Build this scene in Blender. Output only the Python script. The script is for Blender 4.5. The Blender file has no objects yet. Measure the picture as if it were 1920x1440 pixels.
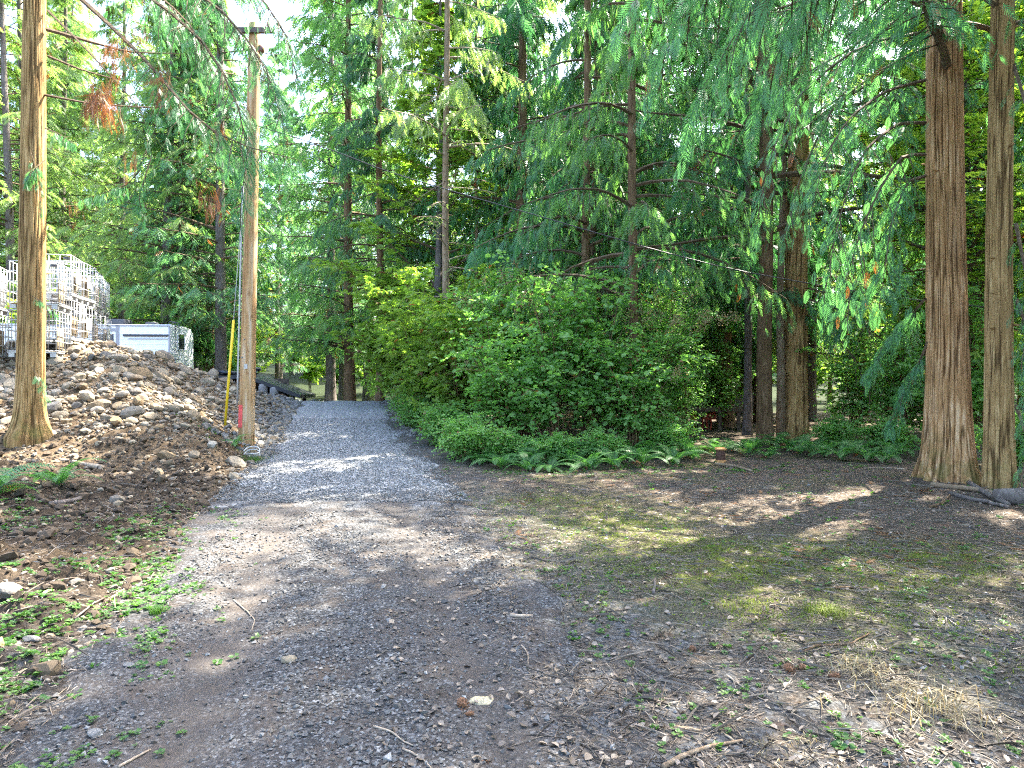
import bpy, math, random
import numpy as np
from mathutils import Vector, Matrix

# ------------------------------------------------------------------ camera, sky, sun
sc = bpy.context.scene
C = sc.collection
F = 1300.0 / 1920.0            # focal length in picture widths
CAMZ = 1.6
cam = bpy.data.cameras.new('camera'); cam.sensor_width = 36; cam.lens = 36 * F
cam.clip_start = 0.05; cam.clip_end = 2000
co = bpy.data.objects.new('camera', cam); C.objects.link(co)
co.location = (0, 0, CAMZ); co.rotation_euler = (math.radians(90), 0, 0)
sc.camera = co

SUN_AZ, SUN_EL = math.radians(48), math.radians(55)
w = bpy.data.worlds.new('World'); sc.world = w; w.use_nodes = True
nt = w.node_tree; nt.nodes.clear()
sky = nt.nodes.new('ShaderNodeTexSky'); sky.sky_type = 'NISHITA'; sky.sun_disc = False
sky.sun_elevation = SUN_EL; sky.sun_rotation = SUN_AZ; sky.air_density = 0.8; sky.dust_density = 3.0
bg = nt.nodes.new('ShaderNodeBackground'); bg.inputs[1].default_value = 0.15
wo = nt.nodes.new('ShaderNodeOutputWorld')
nt.links.new(sky.outputs[0], bg.inputs[0]); nt.links.new(bg.outputs[0], wo.inputs[0])
sl = bpy.data.lights.new('sun', 'SUN'); sl.energy = 3.9; sl.angle = math.radians(0.53); sl.color = (1.0, 0.93, 0.80)
so = bpy.data.objects.new('sun', sl); C.objects.link(so)
sd = Vector((math.sin(SUN_AZ) * math.cos(SUN_EL), math.cos(SUN_AZ) * math.cos(SUN_EL), math.sin(SUN_EL)))
so.rotation_euler = sd.to_track_quat('Z', 'Y').to_euler(); so.location = (20, 20, 40)
sc.view_settings.view_transform = 'Standard'; sc.view_settings.look = 'None'
sc.view_settings.exposure = 3.6; sc.view_settings.gamma = 1.0; sc.view_settings.use_curve_mapping = False
cy = sc.cycles
cy.max_bounces = 6; cy.diffuse_bounces = 4; cy.glossy_bounces = 2; cy.transmission_bounces = 4
cy.transparent_max_bounces = 4; cy.sample_clamp_indirect = 4; cy.caustics_reflective = False; cy.caustics_refractive = False
cy.pixel_filter_type = 'BLACKMAN_HARRIS'; cy.filter_width = 1.15
cy.use_denoising = False; cy.use_adaptive_sampling = True; cy.adaptive_threshold = 0.012

R = np.random.default_rng(7)

def P(u, v, y):
    """world point seen at reference pixel (u, v) when it lies y metres away"""
    return np.array([(u - 960) / 1300.0 * y, y, CAMZ - (v - 720) / 1300.0 * y])

# ------------------------------------------------------------------ noise
def _h(ix, iy, s):
    n = (ix.astype(np.int64) * 374761393 + iy.astype(np.int64) * 668265263 + s * 1442695041) & 0xffffffff
    n = ((n ^ (n >> 13)) * 1274126177) & 0xffffffff
    return ((n ^ (n >> 16)) & 0xffffff) / float(0xffffff)
def vnoise(x, y, s=0):
    x = np.asarray(x, float); y = np.asarray(y, float)
    ix = np.floor(x); iy = np.floor(y); fx = x - ix; fy = y - iy
    fx = fx * fx * (3 - 2 * fx); fy = fy * fy * (3 - 2 * fy)
    a = _h(ix, iy, s); b = _h(ix + 1, iy, s); c = _h(ix, iy + 1, s); d = _h(ix + 1, iy + 1, s)
    return (a * (1 - fx) + b * fx) * (1 - fy) + (c * (1 - fx) + d * fx) * fy
def fbm(x, y, o=4, s=0):
    t = 0; a = .5; n = 0
    for k in range(o):
        t = t + a * vnoise(x * 2 ** k + 17.3 * k, y * 2 ** k - 9.1 * k, s + k); n += a; a *= .5
    return t / n
def sstep(a, b, x):
    t = np.clip((x - a) / (b - a), 0, 1); return t * t * (3 - 2 * t)
def smin(a, b, k=.25):
    h = np.clip(.5 + .5 * (b - a) / k, 0, 1); return b * (1 - h) + a * h - k * h * (1 - h)
def smax(a, b, k=.25): return -smin(-a, -b, k)

# ------------------------------------------------------------------ terrain functions
def road_cx(y):
    y = np.asarray(y, float); return -0.245 * y - 0.012 * np.clip(y - 27, 0, 60) ** 2
_ry = np.array([-60, 13, 14.5, 16, 18, 20, 22, 24, 26, 27.5, 30, 34, 45, 60, 400.])
_rz = np.array([0, 0, .03, .09, .22, .40, .58, .75, .88, .90, .82, .62, .5, .5, .5])
def road_z(y):
    return sum(np.interp(np.asarray(y, float) + d, _ry, _rz) for d in (-.6, -.3, 0, .3, .6)) / 5
def road_hw(y): return np.interp(y, [0, 4, 8, 12, 30], [1.35, 1.4, 1.58, 1.62, 1.55])

def masks(x, y):
    x = np.asarray(x, float); y = np.asarray(y, float)
    cx = road_cx(y); hw = road_hw(y)
    return (cx - hw) - x, x - (cx + hw)          # distance left / right of the drive

def base_h(x, y):
    x = np.asarray(x, float); y = np.asarray(y, float)
    rz = road_z(y); L, Rr = masks(x, y)
    # left: dug soil, then the cobble bank up to the yard
    cap = 2.6 - 1.5 * sstep(19.3, 25.0, y - 3.2 * (1 - sstep(-13.4, -11.6, x)))
    t = smin(rz + .53 * (L - .15), .30 + .38 * (y - 12.2) + 0 * x, .4)
    t = smin(t, cap + .15 * (fbm(x * .5, y * .5, 2, 3) - .5), .35)
    low = np.minimum(.07 * np.maximum(L, 0), .42)
    zl = smax(t, low, .15)
    zl = rz * (1 - sstep(0, .8, L)) + zl * sstep(0, .8, L)
    # right: the drive stands above the forest floor
    zr = rz * (1 - sstep(.1, 2.0, Rr)) + .12 * sstep(22, 40, y)
    z = np.where(L > 0, zl, np.where(Rr > 0, zr, rz))
    z = z + np.minimum(.0022 * np.maximum(y - 46, 0) ** 2, 16) + np.minimum(.003 * np.maximum(np.abs(x) - 40, 0) ** 2, 12)
    return z

def height(x, y):
    x = np.asarray(x, float); y = np.asarray(y, float)
    L, Rr = masks(x, y); z = base_h(x, y)
    inL = sstep(-.1, .6, L); inR = sstep(-.1, .8, Rr); road = 1 - np.maximum(inL, inR)
    far = 1 - sstep(30, 60, y)
    z = z + (fbm(x * .6, y * .6, 3, 11) - .5) * .14 * np.maximum(inL, inR) * far
    # clods in the dug soil
    cl = fbm(x * 5, y * 5, 4, 21); z = z + inL * far * (.13 * np.maximum(cl - .47, 0) * 2.2 + .05 * (fbm(x * 13, y * 13, 2, 5) - .5))
    z = z + inR * far * (.05 * (fbm(x * 4, y * 4, 4, 31) - .5) + .012 * (vnoise(x * 21, y * 21, 9) - .5))
    c = (x - road_cx(y))
    rut = np.exp(-((np.abs(c) - .72) / .24) ** 2)
    z = z + road * far * (-.030 * rut + .02 * (fbm(x * 2, y * 2, 3, 41) - .5) + .006 * (vnoise(x * 25, y * 25, 8) - .5))
    return z
def hz(x, y): return float(height(np.array([x]), np.array([y]))[0])

# ------------------------------------------------------------------ mesh helpers
class MB:
    def __init__(s): s.V = []; s.F = []; s.n = 0; s.A = []; s.M = []
    def add(s, V, Fs, var=None, mat=0):
        V = np.asarray(V, float).reshape(-1, 3); Fs = np.asarray(Fs, int)
        s.V.append(V); s.F.append(Fs + s.n); s.n += len(V)
        s.A.append(np.full(len(Fs), .5) if var is None else np.broadcast_to(np.asarray(var, float), (len(Fs),)).copy())
        s.M.append(np.full(len(Fs), mat))
    def build(s, name, mats, parent=None, smooth=False):
        V = np.concatenate(s.V) if s.V else np.zeros((0, 3))
        me = bpy.data.meshes.new(name)
        lt = np.concatenate([np.full(len(f), f.shape[1]) for f in s.F]); lv = np.concatenate([f.ravel() for f in s.F])
        me.vertices.add(len(V)); me.vertices.foreach_set('co', V.astype(np.float32).ravel())
        me.loops.add(len(lv)); me.loops.foreach_set('vertex_index', lv.astype(np.int32))
        me.polygons.add(len(lt)); ls = np.concatenate([[0], np.cumsum(lt)[:-1]])
        me.polygons.foreach_set('loop_start', ls.astype(np.int32)); me.polygons.foreach_set('loop_total', lt.astype(np.int32))
        me.polygons.foreach_set('material_index', np.concatenate(s.M).astype(np.int32))
        me.polygons.foreach_set('use_smooth', np.full(len(lt), smooth))
        a = me.attributes.new('var', 'FLOAT', 'FACE'); a.data.foreach_set('value', np.concatenate(s.A).astype(np.float32))
        me.update(calc_edges=True)
        for m in (mats if isinstance(mats, (list, tuple)) else [mats]): me.materials.append(m)
        o = bpy.data.objects.new(name, me); C.objects.link(o)
        if parent: o.parent = parent
        return o

def tube(pts, rad, n=8, cap=True, var=.5, mb=None, mat=0):
    pts = np.asarray(pts, float); k = len(pts); rad = np.broadcast_to(np.asarray(rad, float), (k,))
    T = np.gradient(pts, axis=0); T /= np.linalg.norm(T, axis=1)[:, None] + 1e-9
    up = np.array([0, 0, 1.]) if abs(T[:, 2]).mean() < .8 else np.array([1., 0, 0])
    A = np.cross(T, up); A /= np.linalg.norm(A, axis=1)[:, None] + 1e-9; B = np.cross(T, A)
    th = np.linspace(0, 2 * math.pi, n, endpoint=False)
    V = pts[:, None] + rad[:, None, None] * (np.cos(th)[None, :, None] * A[:, None] + np.sin(th)[None, :, None] * B[:, None])
    V = V.reshape(-1, 3)
    i = np.arange(k - 1)[:, None] * n; j = np.arange(n)[None]; j2 = (j + 1) % n
    Q = np.stack([i + j, i + j2, i + n + j2, i + n + j], -1).reshape(-1, 4)
    mb.add(V, Q, var, mat)
    if cap:
        base = mb.n - len(V)
        for r, rev in ((0, 1), (k - 1, 0)):
            idx = np.arange(n) + r * n
            mb.F.append((idx[::-1] if rev else idx)[None] + base); mb.A.append(np.array([float(np.mean(var))])); mb.M.append(np.array([mat]))

def box(mb, c, s, rz=0, mat=0, var=.5, tilt=None):
    c = np.asarray(c, float); s = np.asarray(s, float) / 2
    V = np.array([[x, y, z] for x in (-1, 1) for y in (-1, 1) for z in (-1, 1)], float) * s
    if tilt is not None: V = V @ np.array(tilt).T
    ca, sa = math.cos(rz), math.sin(rz); V = V @ np.array([[ca, sa, 0], [-sa, ca, 0], [0, 0, 1]]) + c
    mb.add(V, [[0, 1, 3, 2], [4, 6, 7, 5], [0, 4, 5, 1], [2, 3, 7, 6], [0, 2, 6, 4], [1, 5, 7, 3]], var, mat)

def inst(mb, T, O, D, N, S, var, mat=0, wide=None):
    """many copies of a small template (V, F) joined into one mesh"""
    TV, TF = T; D = D / (np.linalg.norm(D, axis=1)[:, None] + 1e-9)
    X = np.cross(D, N); X /= np.linalg.norm(X, axis=1)[:, None] + 1e-9; N = np.cross(X, D)
    S = np.broadcast_to(np.asarray(S, float), (len(O),)); W = S if wide is None else S * wide
    V = O[:, None] + (TV[None, :, 0, None] * X[:, None]) * W[:, None, None] + S[:, None, None] * (TV[None, :, 1, None] * D[:, None] + TV[None, :, 2, None] * N[:, None])
    Fs = TF[None] + (np.arange(len(O)) * len(TV))[:, None, None]
    mb.add(V.reshape(-1, 3), Fs.reshape(-1, TF.shape[1]), np.repeat(var, len(TF)), np.repeat(mat, len(TF)) if np.ndim(mat) else mat)

def tag(o, label=None, cat=None, group=None, kind=None):
    if label: o['label'] = label
    if cat: o['category'] = cat
    if group: o['group'] = group
    if kind: o['kind'] = kind
    return o
def empty(name, loc=(0, 0, 0), rz=0):
    o = bpy.data.objects.new(name, None); C.objects.link(o); o.location = loc; o.rotation_euler = (0, 0, rz)
    o.empty_display_size = .2; return o
def copy_tree(o, parent=None):
    c = o.copy(); C.objects.link(c); c.parent = parent
    for ch in KIDS.get(o, []):
        KIDS.setdefault(c, []).append(copy_tree(ch, c))
    return c
KIDS = {}
def kid(o, parent):
    o.parent = parent; KIDS.setdefault(parent, []).append(o); return o

# ------------------------------------------------------------------ materials
def mat(name):
    m = bpy.data.materials.new(name); m.use_nodes = True; n = m.node_tree; n.nodes.clear()
    out = n.nodes.new('ShaderNodeOutputMaterial'); return m, n, out
class G:
    """tiny node-graph helper"""
    def __init__(s, n): s.n = n
    def node(s, t, **k):
        nd = s.n.nodes.new(t)
        for a, b in k.items(): setattr(nd, a, b)
        return nd
    def link(s, a, b): s.n.links.new(a, b)
    def put(s, sock, v):
        if hasattr(v, 'is_linked') or isinstance(v, bpy.types.NodeSocket): s.link(v, sock)
        elif v is not None: sock.default_value = v
    def noise(s, co, scale, detail=4, rough=.55, dist=0):
        nd = s.node('ShaderNodeTexNoise'); s.link(co, nd.inputs['Vector'])
        nd.inputs['Scale'].default_value = scale; nd.inputs['Detail'].default_value = detail
        nd.inputs['Roughness'].default_value = rough; nd.inputs['Distortion'].default_value = dist; return nd.outputs['Fac']
    def vor(s, co, scale, out='Color', feat='F1', rnd=1):
        nd = s.node('ShaderNodeTexVoronoi', feature=feat); s.link(co, nd.inputs['Vector']); nd.inputs['Scale'].default_value = scale
        nd.inputs['Randomness'].default_value = rnd; return nd.outputs[out]
    def ramp(s, f, stops, interp='LINEAR'):
        nd = s.node('ShaderNodeValToRGB'); nd.color_ramp.interpolation = interp; e = nd.color_ramp.elements
        while len(e) < len(stops): e.new(.5)
        for el, (p, c) in zip(e, stops): el.position = p; el.color = (*c, 1) if len(c) == 3 else c
        s.link(f, nd.inputs[0]); return nd.outputs[0]
    def r01(s, f, a, b):
        nd = s.node('ShaderNodeMapRange'); nd.clamp = True; s.link(f, nd.inputs[0]); nd.inputs[1].default_value = a; nd.inputs[2].default_value = b; return nd.outputs[0]
    def mix(s, f, a, b, mode='MIX'):
        nd = s.node('ShaderNodeMix', data_type='RGBA', blend_type=mode); nd.clamp_factor = True
        s.put(nd.inputs[0], f)
        for i, v in ((6, a), (7, b)): s.put(nd.inputs[i], (*v, 1) if isinstance(v, tuple) and len(v) == 3 else v)
        return nd.outputs[2]
    def math(s, op, a, b=None):
        nd = s.node('ShaderNodeMath', operation=op); s.put(nd.inputs[0], a)
        if b is not None: s.put(nd.inputs[1], b)
        return nd.outputs[0]
    def attr(s, name):
        nd = s.node('ShaderNodeAttribute'); nd.attribute_name = name; return nd.outputs['Fac']
    def obj(s): return s.node('ShaderNodeTexCoord').outputs['Object']
    def scaled(s, co, v):
        nd = s.node('ShaderNodeMapping'); s.link(co, nd.inputs[0]); nd.inputs['Scale'].default_value = v; return nd.outputs[0]
    def rnd(s): return s.node('ShaderNodeObjectInfo').outputs['Random']
    def bump(s, h, st=.5, d=.02):
        nd = s.node('ShaderNodeBump'); s.link(h, nd.inputs['Height']); nd.inputs['Strength'].default_value = st; nd.inputs['Distance'].default_value = d; return nd.outputs[0]
    def bsdf(s, col, rough=.8, nrm=None, spec=.3, metal=0):
        b = s.node('ShaderNodeBsdfPrincipled'); s.put(b.inputs['Base Color'], (*col, 1) if isinstance(col, tuple) else col)
        s.put(b.inputs['Roughness'], rough); b.inputs['Specular IOR Level'].default_value = spec; b.inputs['Metallic'].default_value = metal
        if nrm is not None: s.link(nrm, b.inputs['Normal'])
        return b.outputs[0]

def leaf_mat(name, lo, hi, trans=.45, rough=.45, tcol=None, spec=.35):
    m, n, out = mat(name); g = G(n); v = g.attr('var'); r = g.rnd()
    f = g.math('ADD', g.math('MULTIPLY', v, .75), g.math('MULTIPLY', r, .25))
    c = g.mix(f, lo, hi)
    pb = g.node('ShaderNodeBsdfPrincipled'); g.link(c, pb.inputs['Base Color']); pb.inputs['Roughness'].default_value = rough
    pb.inputs['Specular IOR Level'].default_value = spec
    tr = g.node('ShaderNodeBsdfTranslucent')
    t2 = g.mix(1.0, c, tcol or (.88, 1.0, .55), 'MULTIPLY')
    hs = g.node('ShaderNodeHueSaturation'); hs.inputs['Value'].default_value = 1.9; hs.inputs['Saturation'].default_value = 1.05; g.link(t2, hs.inputs['Color'])
    g.link(hs.outputs[0], tr.inputs[0])
    mx = g.node('ShaderNodeMixShader'); mx.inputs[0].default_value = trans
    g.link(pb.outputs[0], mx.inputs[1]); g.link(tr.outputs[0], mx.inputs[2]); g.link(mx.outputs[0], out.inputs[0]); return m

M = {}
M['cedar_leaf'] = leaf_mat('cedar_leaf', (.038, .130, .066), (.110, .255, .120), trans=.40)
M['hemlock_leaf'] = leaf_mat('hemlock_leaf', (.062, .155, .066), (.175, .300, .115), trans=.5)
M['fir_leaf'] = leaf_mat('fir_leaf', (.045, .125, .078), (.115, .225, .115), trans=.5)
M['pale_leaf'] = leaf_mat('pale_leaf', (.110, .185, .075), (.250, .330, .135), trans=.5)
M['maple_leaf'] = leaf_mat('maple_leaf', (.095, .200, .045), (.260, .335, .075), trans=.5)
M['hazel_leaf'] = leaf_mat('hazel_leaf', (.100, .225, .065), (.215, .370, .115), trans=.45)
M['fern_leaf'] = leaf_mat('fern_leaf', (.045, .140, .045), (.110, .230, .070), trans=.4)
M['weed_leaf'] = leaf_mat('weed_leaf', (.035, .100, .022), (.090, .170, .035), trans=.35)
M['dead_leaf'] = leaf_mat('dead_leaf', (.10, .045, .02), (.25, .12, .05), trans=.3, tcol=(1, .8, .6))
M['plume'] = leaf_mat('plume', (.28, .20, .11), (.45, .34, .20), trans=.3, tcol=(1, .9, .7))
M['straw'] = leaf_mat('straw', (.15, .12, .065), (.34, .29, .18), trans=.3, tcol=(1, .9, .7))
M['moss_leaf'] = leaf_mat('moss_leaf', (.075, .095, .015), (.20, .24, .04), trans=.3)
M['litter'] = leaf_mat('litter', (.022, .015, .010), (.27, .215, .165), trans=.05, tcol=(1, .9, .7))

def bark_mat(name, a, b, c, sx=14, sz=1.6, st=.8, dist=.03, moss=0.0):
    m, n, out = mat(name); g = G(n); co = g.obj(); v = g.scaled(co, (sx, sx, sz))
    n1 = g.noise(v, 1, 6, .6, .4); n2 = g.noise(co, 1.3, 3); n3 = g.noise(g.scaled(co, (sx * 3, sx * 3, sz * 5)), 1, 4, .7)
    col = g.ramp(n1, [(.25, a), (.48, b), (.72, c)])
    col = g.mix(g.r01(n2, .45, .7), col, tuple(x * .7 for x in b))
    col = g.mix(g.math('MULTIPLY', g.r01(g.attr('ridge'), .55, .1), (.85 if name in ('bark_cedar', 'bark_gold') else 0)), col, tuple(x * .9 for x in a))
    col = g.mix(g.math('MULTIPLY', n3, .35), col, c, 'OVERLAY')
    if moss:
        sp = g.node('ShaderNodeSeparateXYZ'); g.link(co, sp.inputs[0])
        lowm = g.r01(sp.outputs[2], moss, 0.0)
        mm = g.math('MULTIPLY', lowm, g.r01(g.noise(co, 5, 4), .45, .6))
        col = g.mix(g.math('MULTIPLY', mm, .55), col, (.09, .10, .025))
    hsum = g.math('ADD', n1, g.math('MULTIPLY', n3, .4))
    g.link(g.bsdf(col, .9, g.bump(hsum, st, dist), .15), out.inputs[0]); return m
M['bark_cedar'] = bark_mat('bark_cedar', (.070, .034, .013), (.38, .22, .100), (.62, .45, .28), sx=26, sz=1.5, moss=1.1)
M['bark_gold'] = bark_mat('bark_gold', (.065, .036, .014), (.33, .21, .090), (.52, .38, .20), sx=30, sz=2.2, moss=.6)
M['bark_dark'] = bark_mat('bark_dark', (.045, .027, .015), (.155, .098, .055), (.28, .20, .12), sx=16, sz=2.5)
M['bark_grey'] = bark_mat('bark_grey', (.055, .045, .040), (.14, .118, .105), (.25, .22, .20), sx=18, sz=4)
M['bark_tan'] = bark_mat('bark_tan', (.10, .065, .04), (.24, .175, .115), (.36, .29, .215), sx=20, sz=5)
M['twig'] = bark_mat('twig', (.05, .035, .02), (.12, .085, .055), (.22, .17, .12), sx=20, sz=20, st=.3)
M['stick'] = bark_mat('stick', (.14, .10, .07), (.30, .24, .18), (.46, .40, .33), sx=20, sz=20, st=.4, dist=.01)

def plain(name, col, rough=.6, metal=0, var=.0, sc_=6, spec=.4, bump=0):
    m, n, out = mat(name); g = G(n); co = g.obj(); c = col
    if var:
        f = g.noise(co, sc_, 5, .6); c = g.mix(g.r01(f, .3, .7), tuple(x * (1 - var) for x in col), tuple(min(1, x * (1 + var)) for x in col))
    nr = g.bump(g.noise(co, sc_ * 4, 4), bump, .01) if bump else None
    g.link(g.bsdf(c, rough, nr, spec, metal), out.inputs[0]); return m
M['galv'] = plain('galvanised_steel', (.42, .42, .42), .5, .4, .15, 8)
M['white_alu'] = plain('white_aluminium', (.80, .82, .84), .35, 0, .04, 2)
M['grey_trim'] = plain('grey_trim', (.30, .29, .31), .5, 0, .08)
M['dark_plastic'] = plain('dark_plastic', (.035, .037, .045), .5, 0, .2)
M['glass_dark'] = plain('tinted_glass', (.02, .03, .03), .05, 0, 0, spec=1.0)
M['bottle'] = plain('cloudy_plastic', (.30, .30, .29), .45, 0, .12, 3)
M['card'] = plain('tan_board', (.28, .21, .13), .8, 0, .15, 5)
M['placard'] = plain('white_placard', (.42, .43, .42), .4, 0, .1, 3)
M['yellow'] = plain('yellow_plastic', (.72, .50, .02), .4, 0, .06, 4)
M['wire'] = plain('steel_wire', (.25, .26, .26), .5, .4, .1)
M['black_cable'] = plain('black_cable', (.03, .03, .032), .5)
M['roof_black'] = plain('black_roofing', (.030, .032, .036), .55, 0, .3, 3, bump=.3)
M['tarp'] = plain('dark_tarp', (.030, .036, .055), .4, 0, .35, 3)
M['red_paint'] = plain('red_spray_paint', (.72, .10, .09), .7, 0, .2, 20)
M['red_wood'] = plain('red_stained_wood', (.34, .055, .025), .7, 0, .35, 6)
M['dark_wood'] = plain('weathered_dark_wood', (.10, .075, .055), .85, 0, .4, 8, bump=.4)
M['grey_wall'] = plain('grey_siding', (.32, .32, .31), .8, 0, .12, 3)
M['rust'] = plain('rusty_steel', (.085, .040, .025), .85, .1, .45, 18, bump=.5)
M['orange_rim'] = plain('orange_rust_rim', (.52, .25, .09), .8, 0, .3, 20)
M['porcelain'] = plain('brown_porcelain', (.12, .05, .03), .25, 0, .1)
M['barrel'] = plain('pale_concrete', (.22, .21, .20), .8, 0, .15, 6, bump=.3)
M['cone'] = plain('cone_scales', (.16, .075, .035), .8, 0, .4, 30)

def stone_mat(name, cols):
    m, n, out = mat(name); g = G(n); co = g.obj(); r = g.rnd(); v = g.attr('var')
    f = g.math('FRACT', g.math('ADD', r, g.math('MULTIPLY', v, 3.7)))
    c = g.ramp(f, [(i / (len(cols) - 1), k) for i, k in enumerate(cols)])
    n1 = g.noise(co, 9, 6, .65); n2 = g.noise(co, 40, 3, .7)
    c = g.mix(g.math('MULTIPLY', g.r01(n1, .3, .7), .55), c, (.05, .04, .03))
    c = g.mix(g.math('MULTIPLY', n2, .5), c, (.6, .58, .52), 'OVERLAY')
    g.link(g.bsdf(c, .85, g.bump(g.math('ADD', n1, g.math('MULTIPLY', n2, .4)), .5, .02), .25), out.inputs[0]); return m
M['cobble'] = stone_mat('cobble', [(.13, .125, .12), (.25, .19, .12), (.18, .165, .14), (.29, .24, .17), (.15, .145, .14), (.24, .165, .09), (.36, .33, .28)])
M['riprap'] = stone_mat('riprap', [(.13, .133, .138), (.21, .21, .21), (.10, .104, .108), (.28, .275, .265)])
M['pebble'] = stone_mat('pebble', [(.045, .046, .048), (.10, .103, .107), (.065, .064, .064), (.19, .195, .20), (.05, .048, .046), (.11, .095, .08), (.27, .27, .27)])
M['rock_pale'] = stone_mat('rock_pale', [(.46, .40, .26), (.50, .45, .31)])

def ground_mat():
    m, n, out = mat('forest_ground'); g = G(n); co = g.obj()
    big = g.noise(co, .8, 5); mid = g.noise(co, 6, 6, .65); fine = g.noise(co, 45, 5, .75); st = g.noise(g.scaled(co, (60, 22, 20)), 1, 3, .8, 1.5)
    # needle litter on the clearing
    lit = g.ramp(fine, [(.32, (.014, .010, .008)), (.46, (.058, .043, .032)), (.57, (.125, .096, .072)), (.70, (.27, .225, .18))])
    lit = g.mix(g.math('MULTIPLY', g.r01(st, .56, .66), .55), lit, (.22, .195, .17))
    lit = g.mix(g.math('MULTIPLY', g.r01(g.noise(co, 2.2, 4), .60, .70), .45), lit, (.15, .065, .03))
    moss = g.ramp(fine, [(.3, (.035, .040, .010)), (.55, (.095, .110, .022)), (.75, (.18, .175, .06))])
    mm = g.math('MULTIPLY', g.attr('moss'), g.r01(mid, .36, .56))
    c = g.mix(mm, lit, moss)
    # soil on the left
    so_ = g.ramp(g.math('ADD', g.math('MULTIPLY', fine, .5), g.math('MULTIPLY', mid, .5)), [(.34, (.010, .008, .006)), (.47, (.030, .023, .017)), (.57, (.064, .047, .032)), (.70, (.13, .10, .072))])
    tan = g.ramp(mid, [(.3, (.040, .028, .018)), (.5, (.105, .074, .045)), (.7, (.19, .145, .095))])
    so_ = g.mix(g.attr('tan'), so_, tan)
    c = g.mix(g.attr('soil'), c, so_)
    gv = g.ramp(g.vor(co, 42), [(.0, (.030, .031, .033)), (.5, (.075, .077, .080)), (1., (.18, .185, .19))])
    c = g.mix(g.math('MULTIPLY', g.attr('grit'), g.r01(mid, .35, .6)), c, gv)
    c = g.mix(g.attr('green'), c, g.mix(mid, (.008, .012, .005), (.022, .034, .010)))
    hh = g.math('ADD', g.math('MULTIPLY', mid, .5), g.math('ADD', g.math('MULTIPLY', fine, .35), g.math('MULTIPLY', st, .2)))
    g.link(g.bsdf(c, .95, g.bump(hh, 1.0, .06), .1), out.inputs[0]); return m
M['ground'] = ground_mat()
def road_mat():
    m, n, out = mat('gravel_surface'); g = G(n); co = g.obj(); fr = g.attr('fresh')
    sp = g.node('ShaderNodeSeparateXYZ'); 
    vc = g.node('ShaderNodeSeparateColor'); g.link(g.vor(co, 34), vc.inputs[0]); cell = vc.outputs[0]
    vd = g.vor(co, 34, 'Distance'); vc2 = g.node('ShaderNodeSeparateColor'); g.link(g.vor(co, 75), vc2.inputs[0]); cell2 = vc2.outputs[1]
    mid = g.noise(co, 3.5, 6, .65); fine = g.noise(co, 55, 4, .75); big = g.noise(co, .9, 4)
    new = g.ramp(cell, [(0, (.110, .115, .122)), (.5, (.205, .210, .216)), (1, (.36, .365, .37))])
    new = g.mix(g.r01(vd, .62, .9), new, (.05, .052, .056))
    old = g.ramp(cell2, [(0, (.018, .018, .019)), (.55, (.050, .050, .051)), (.9, (.105, .107, .110)), (1, (.20, .205, .21))])
    dirt = g.ramp(fine, [(.3, (.022, .018, .015)), (.55, (.058, .046, .038)), (.75, (.115, .095, .080))])
    old = g.mix(g.r01(mid, .46, .66), old, dirt)
    old = g.mix(g.math('MULTIPLY', g.r01(big, .50, .66), .5), old, (.090, .074, .064))
    c = g.mix(fr, old, new)
    c = g.mix(g.math('MULTIPLY', g.attr('rut'), g.math('SUBTRACT', .5, g.math('MULTIPLY', fr, .5))), c, g.mix(fine, (.040, .033, .028), (.105, .088, .074)))
    hgt = g.math('ADD', g.math('MULTIPLY', g.math('SUBTRACT', 1.0, vd), .6), g.math('MULTIPLY', fine, .6))
    g.link(g.bsdf(c, .9, g.bump(hgt, .9, .02), .2), out.inputs[0]); return m
M['road'] = road_mat()

# ------------------------------------------------------------------ ground and driveway
def spaced(a, b, s0, s1):
    out = [a]; 
    while out[-1] < b: out.append(out[-1] + s0 + (s1 - s0) * (out[-1] - a) / (b - a))
    return out
xs = np.array([-260, -160, -100, -70, -50, -40, -34, -30, -27, -25, -23, -21] + list(np.arange(-19.5, -9, .16)) + list(np.arange(-9, 9.5, .062)) + list(np.arange(9.6, 14, .14)) + [14.5, 16, 18, 21, 25, 30, 38, 50, 70, 100, 160, 260.])
ys = np.array([-60, -30, -15, -8, -4, -2, 0, 1., 1.6] + list(np.arange(2.1, 8, .05)) + spaced(8, 27, .06, .17) + spaced(27.3, 60, .3, 1.5) + [66, 74, 85, 100, 120, 150, 200, 280, 400.])
def grid(xs, ys, zf):
    X, Y = np.meshgrid(xs, ys); Z = zf(X, Y); V = np.stack([X, Y, Z], -1).reshape(-1, 3)
    nx, ny = len(xs), len(ys); i = np.arange(ny - 1)[:, None] * nx; j = np.arange(nx - 1)[None]
    return V, np.stack([i + j, i + j + 1, i + nx + j + 1, i + nx + j], -1).reshape(-1, 4)
def vattr(o, name, a):
    t = o.data.attributes.new(name, 'FLOAT', 'POINT'); t.data.foreach_set('value', np.clip(a, 0, 1).astype(np.float32))
V, Q = grid(xs, ys, height)
mb = MB(); mb.add(V, Q); ground = mb.build('ground', M['ground'], smooth=True); tag(ground, 'bare forest ground of needles, moss and dug soil', None, None, 'structure')
gx, gy = V[:, 0], V[:, 1]; L, Rr = masks(gx, gy)
def blob(x, y, cx, cy_, rx, ry): return np.exp(-(((x - cx) / rx) ** 2 + ((y - cy_) / ry) ** 2))
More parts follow.
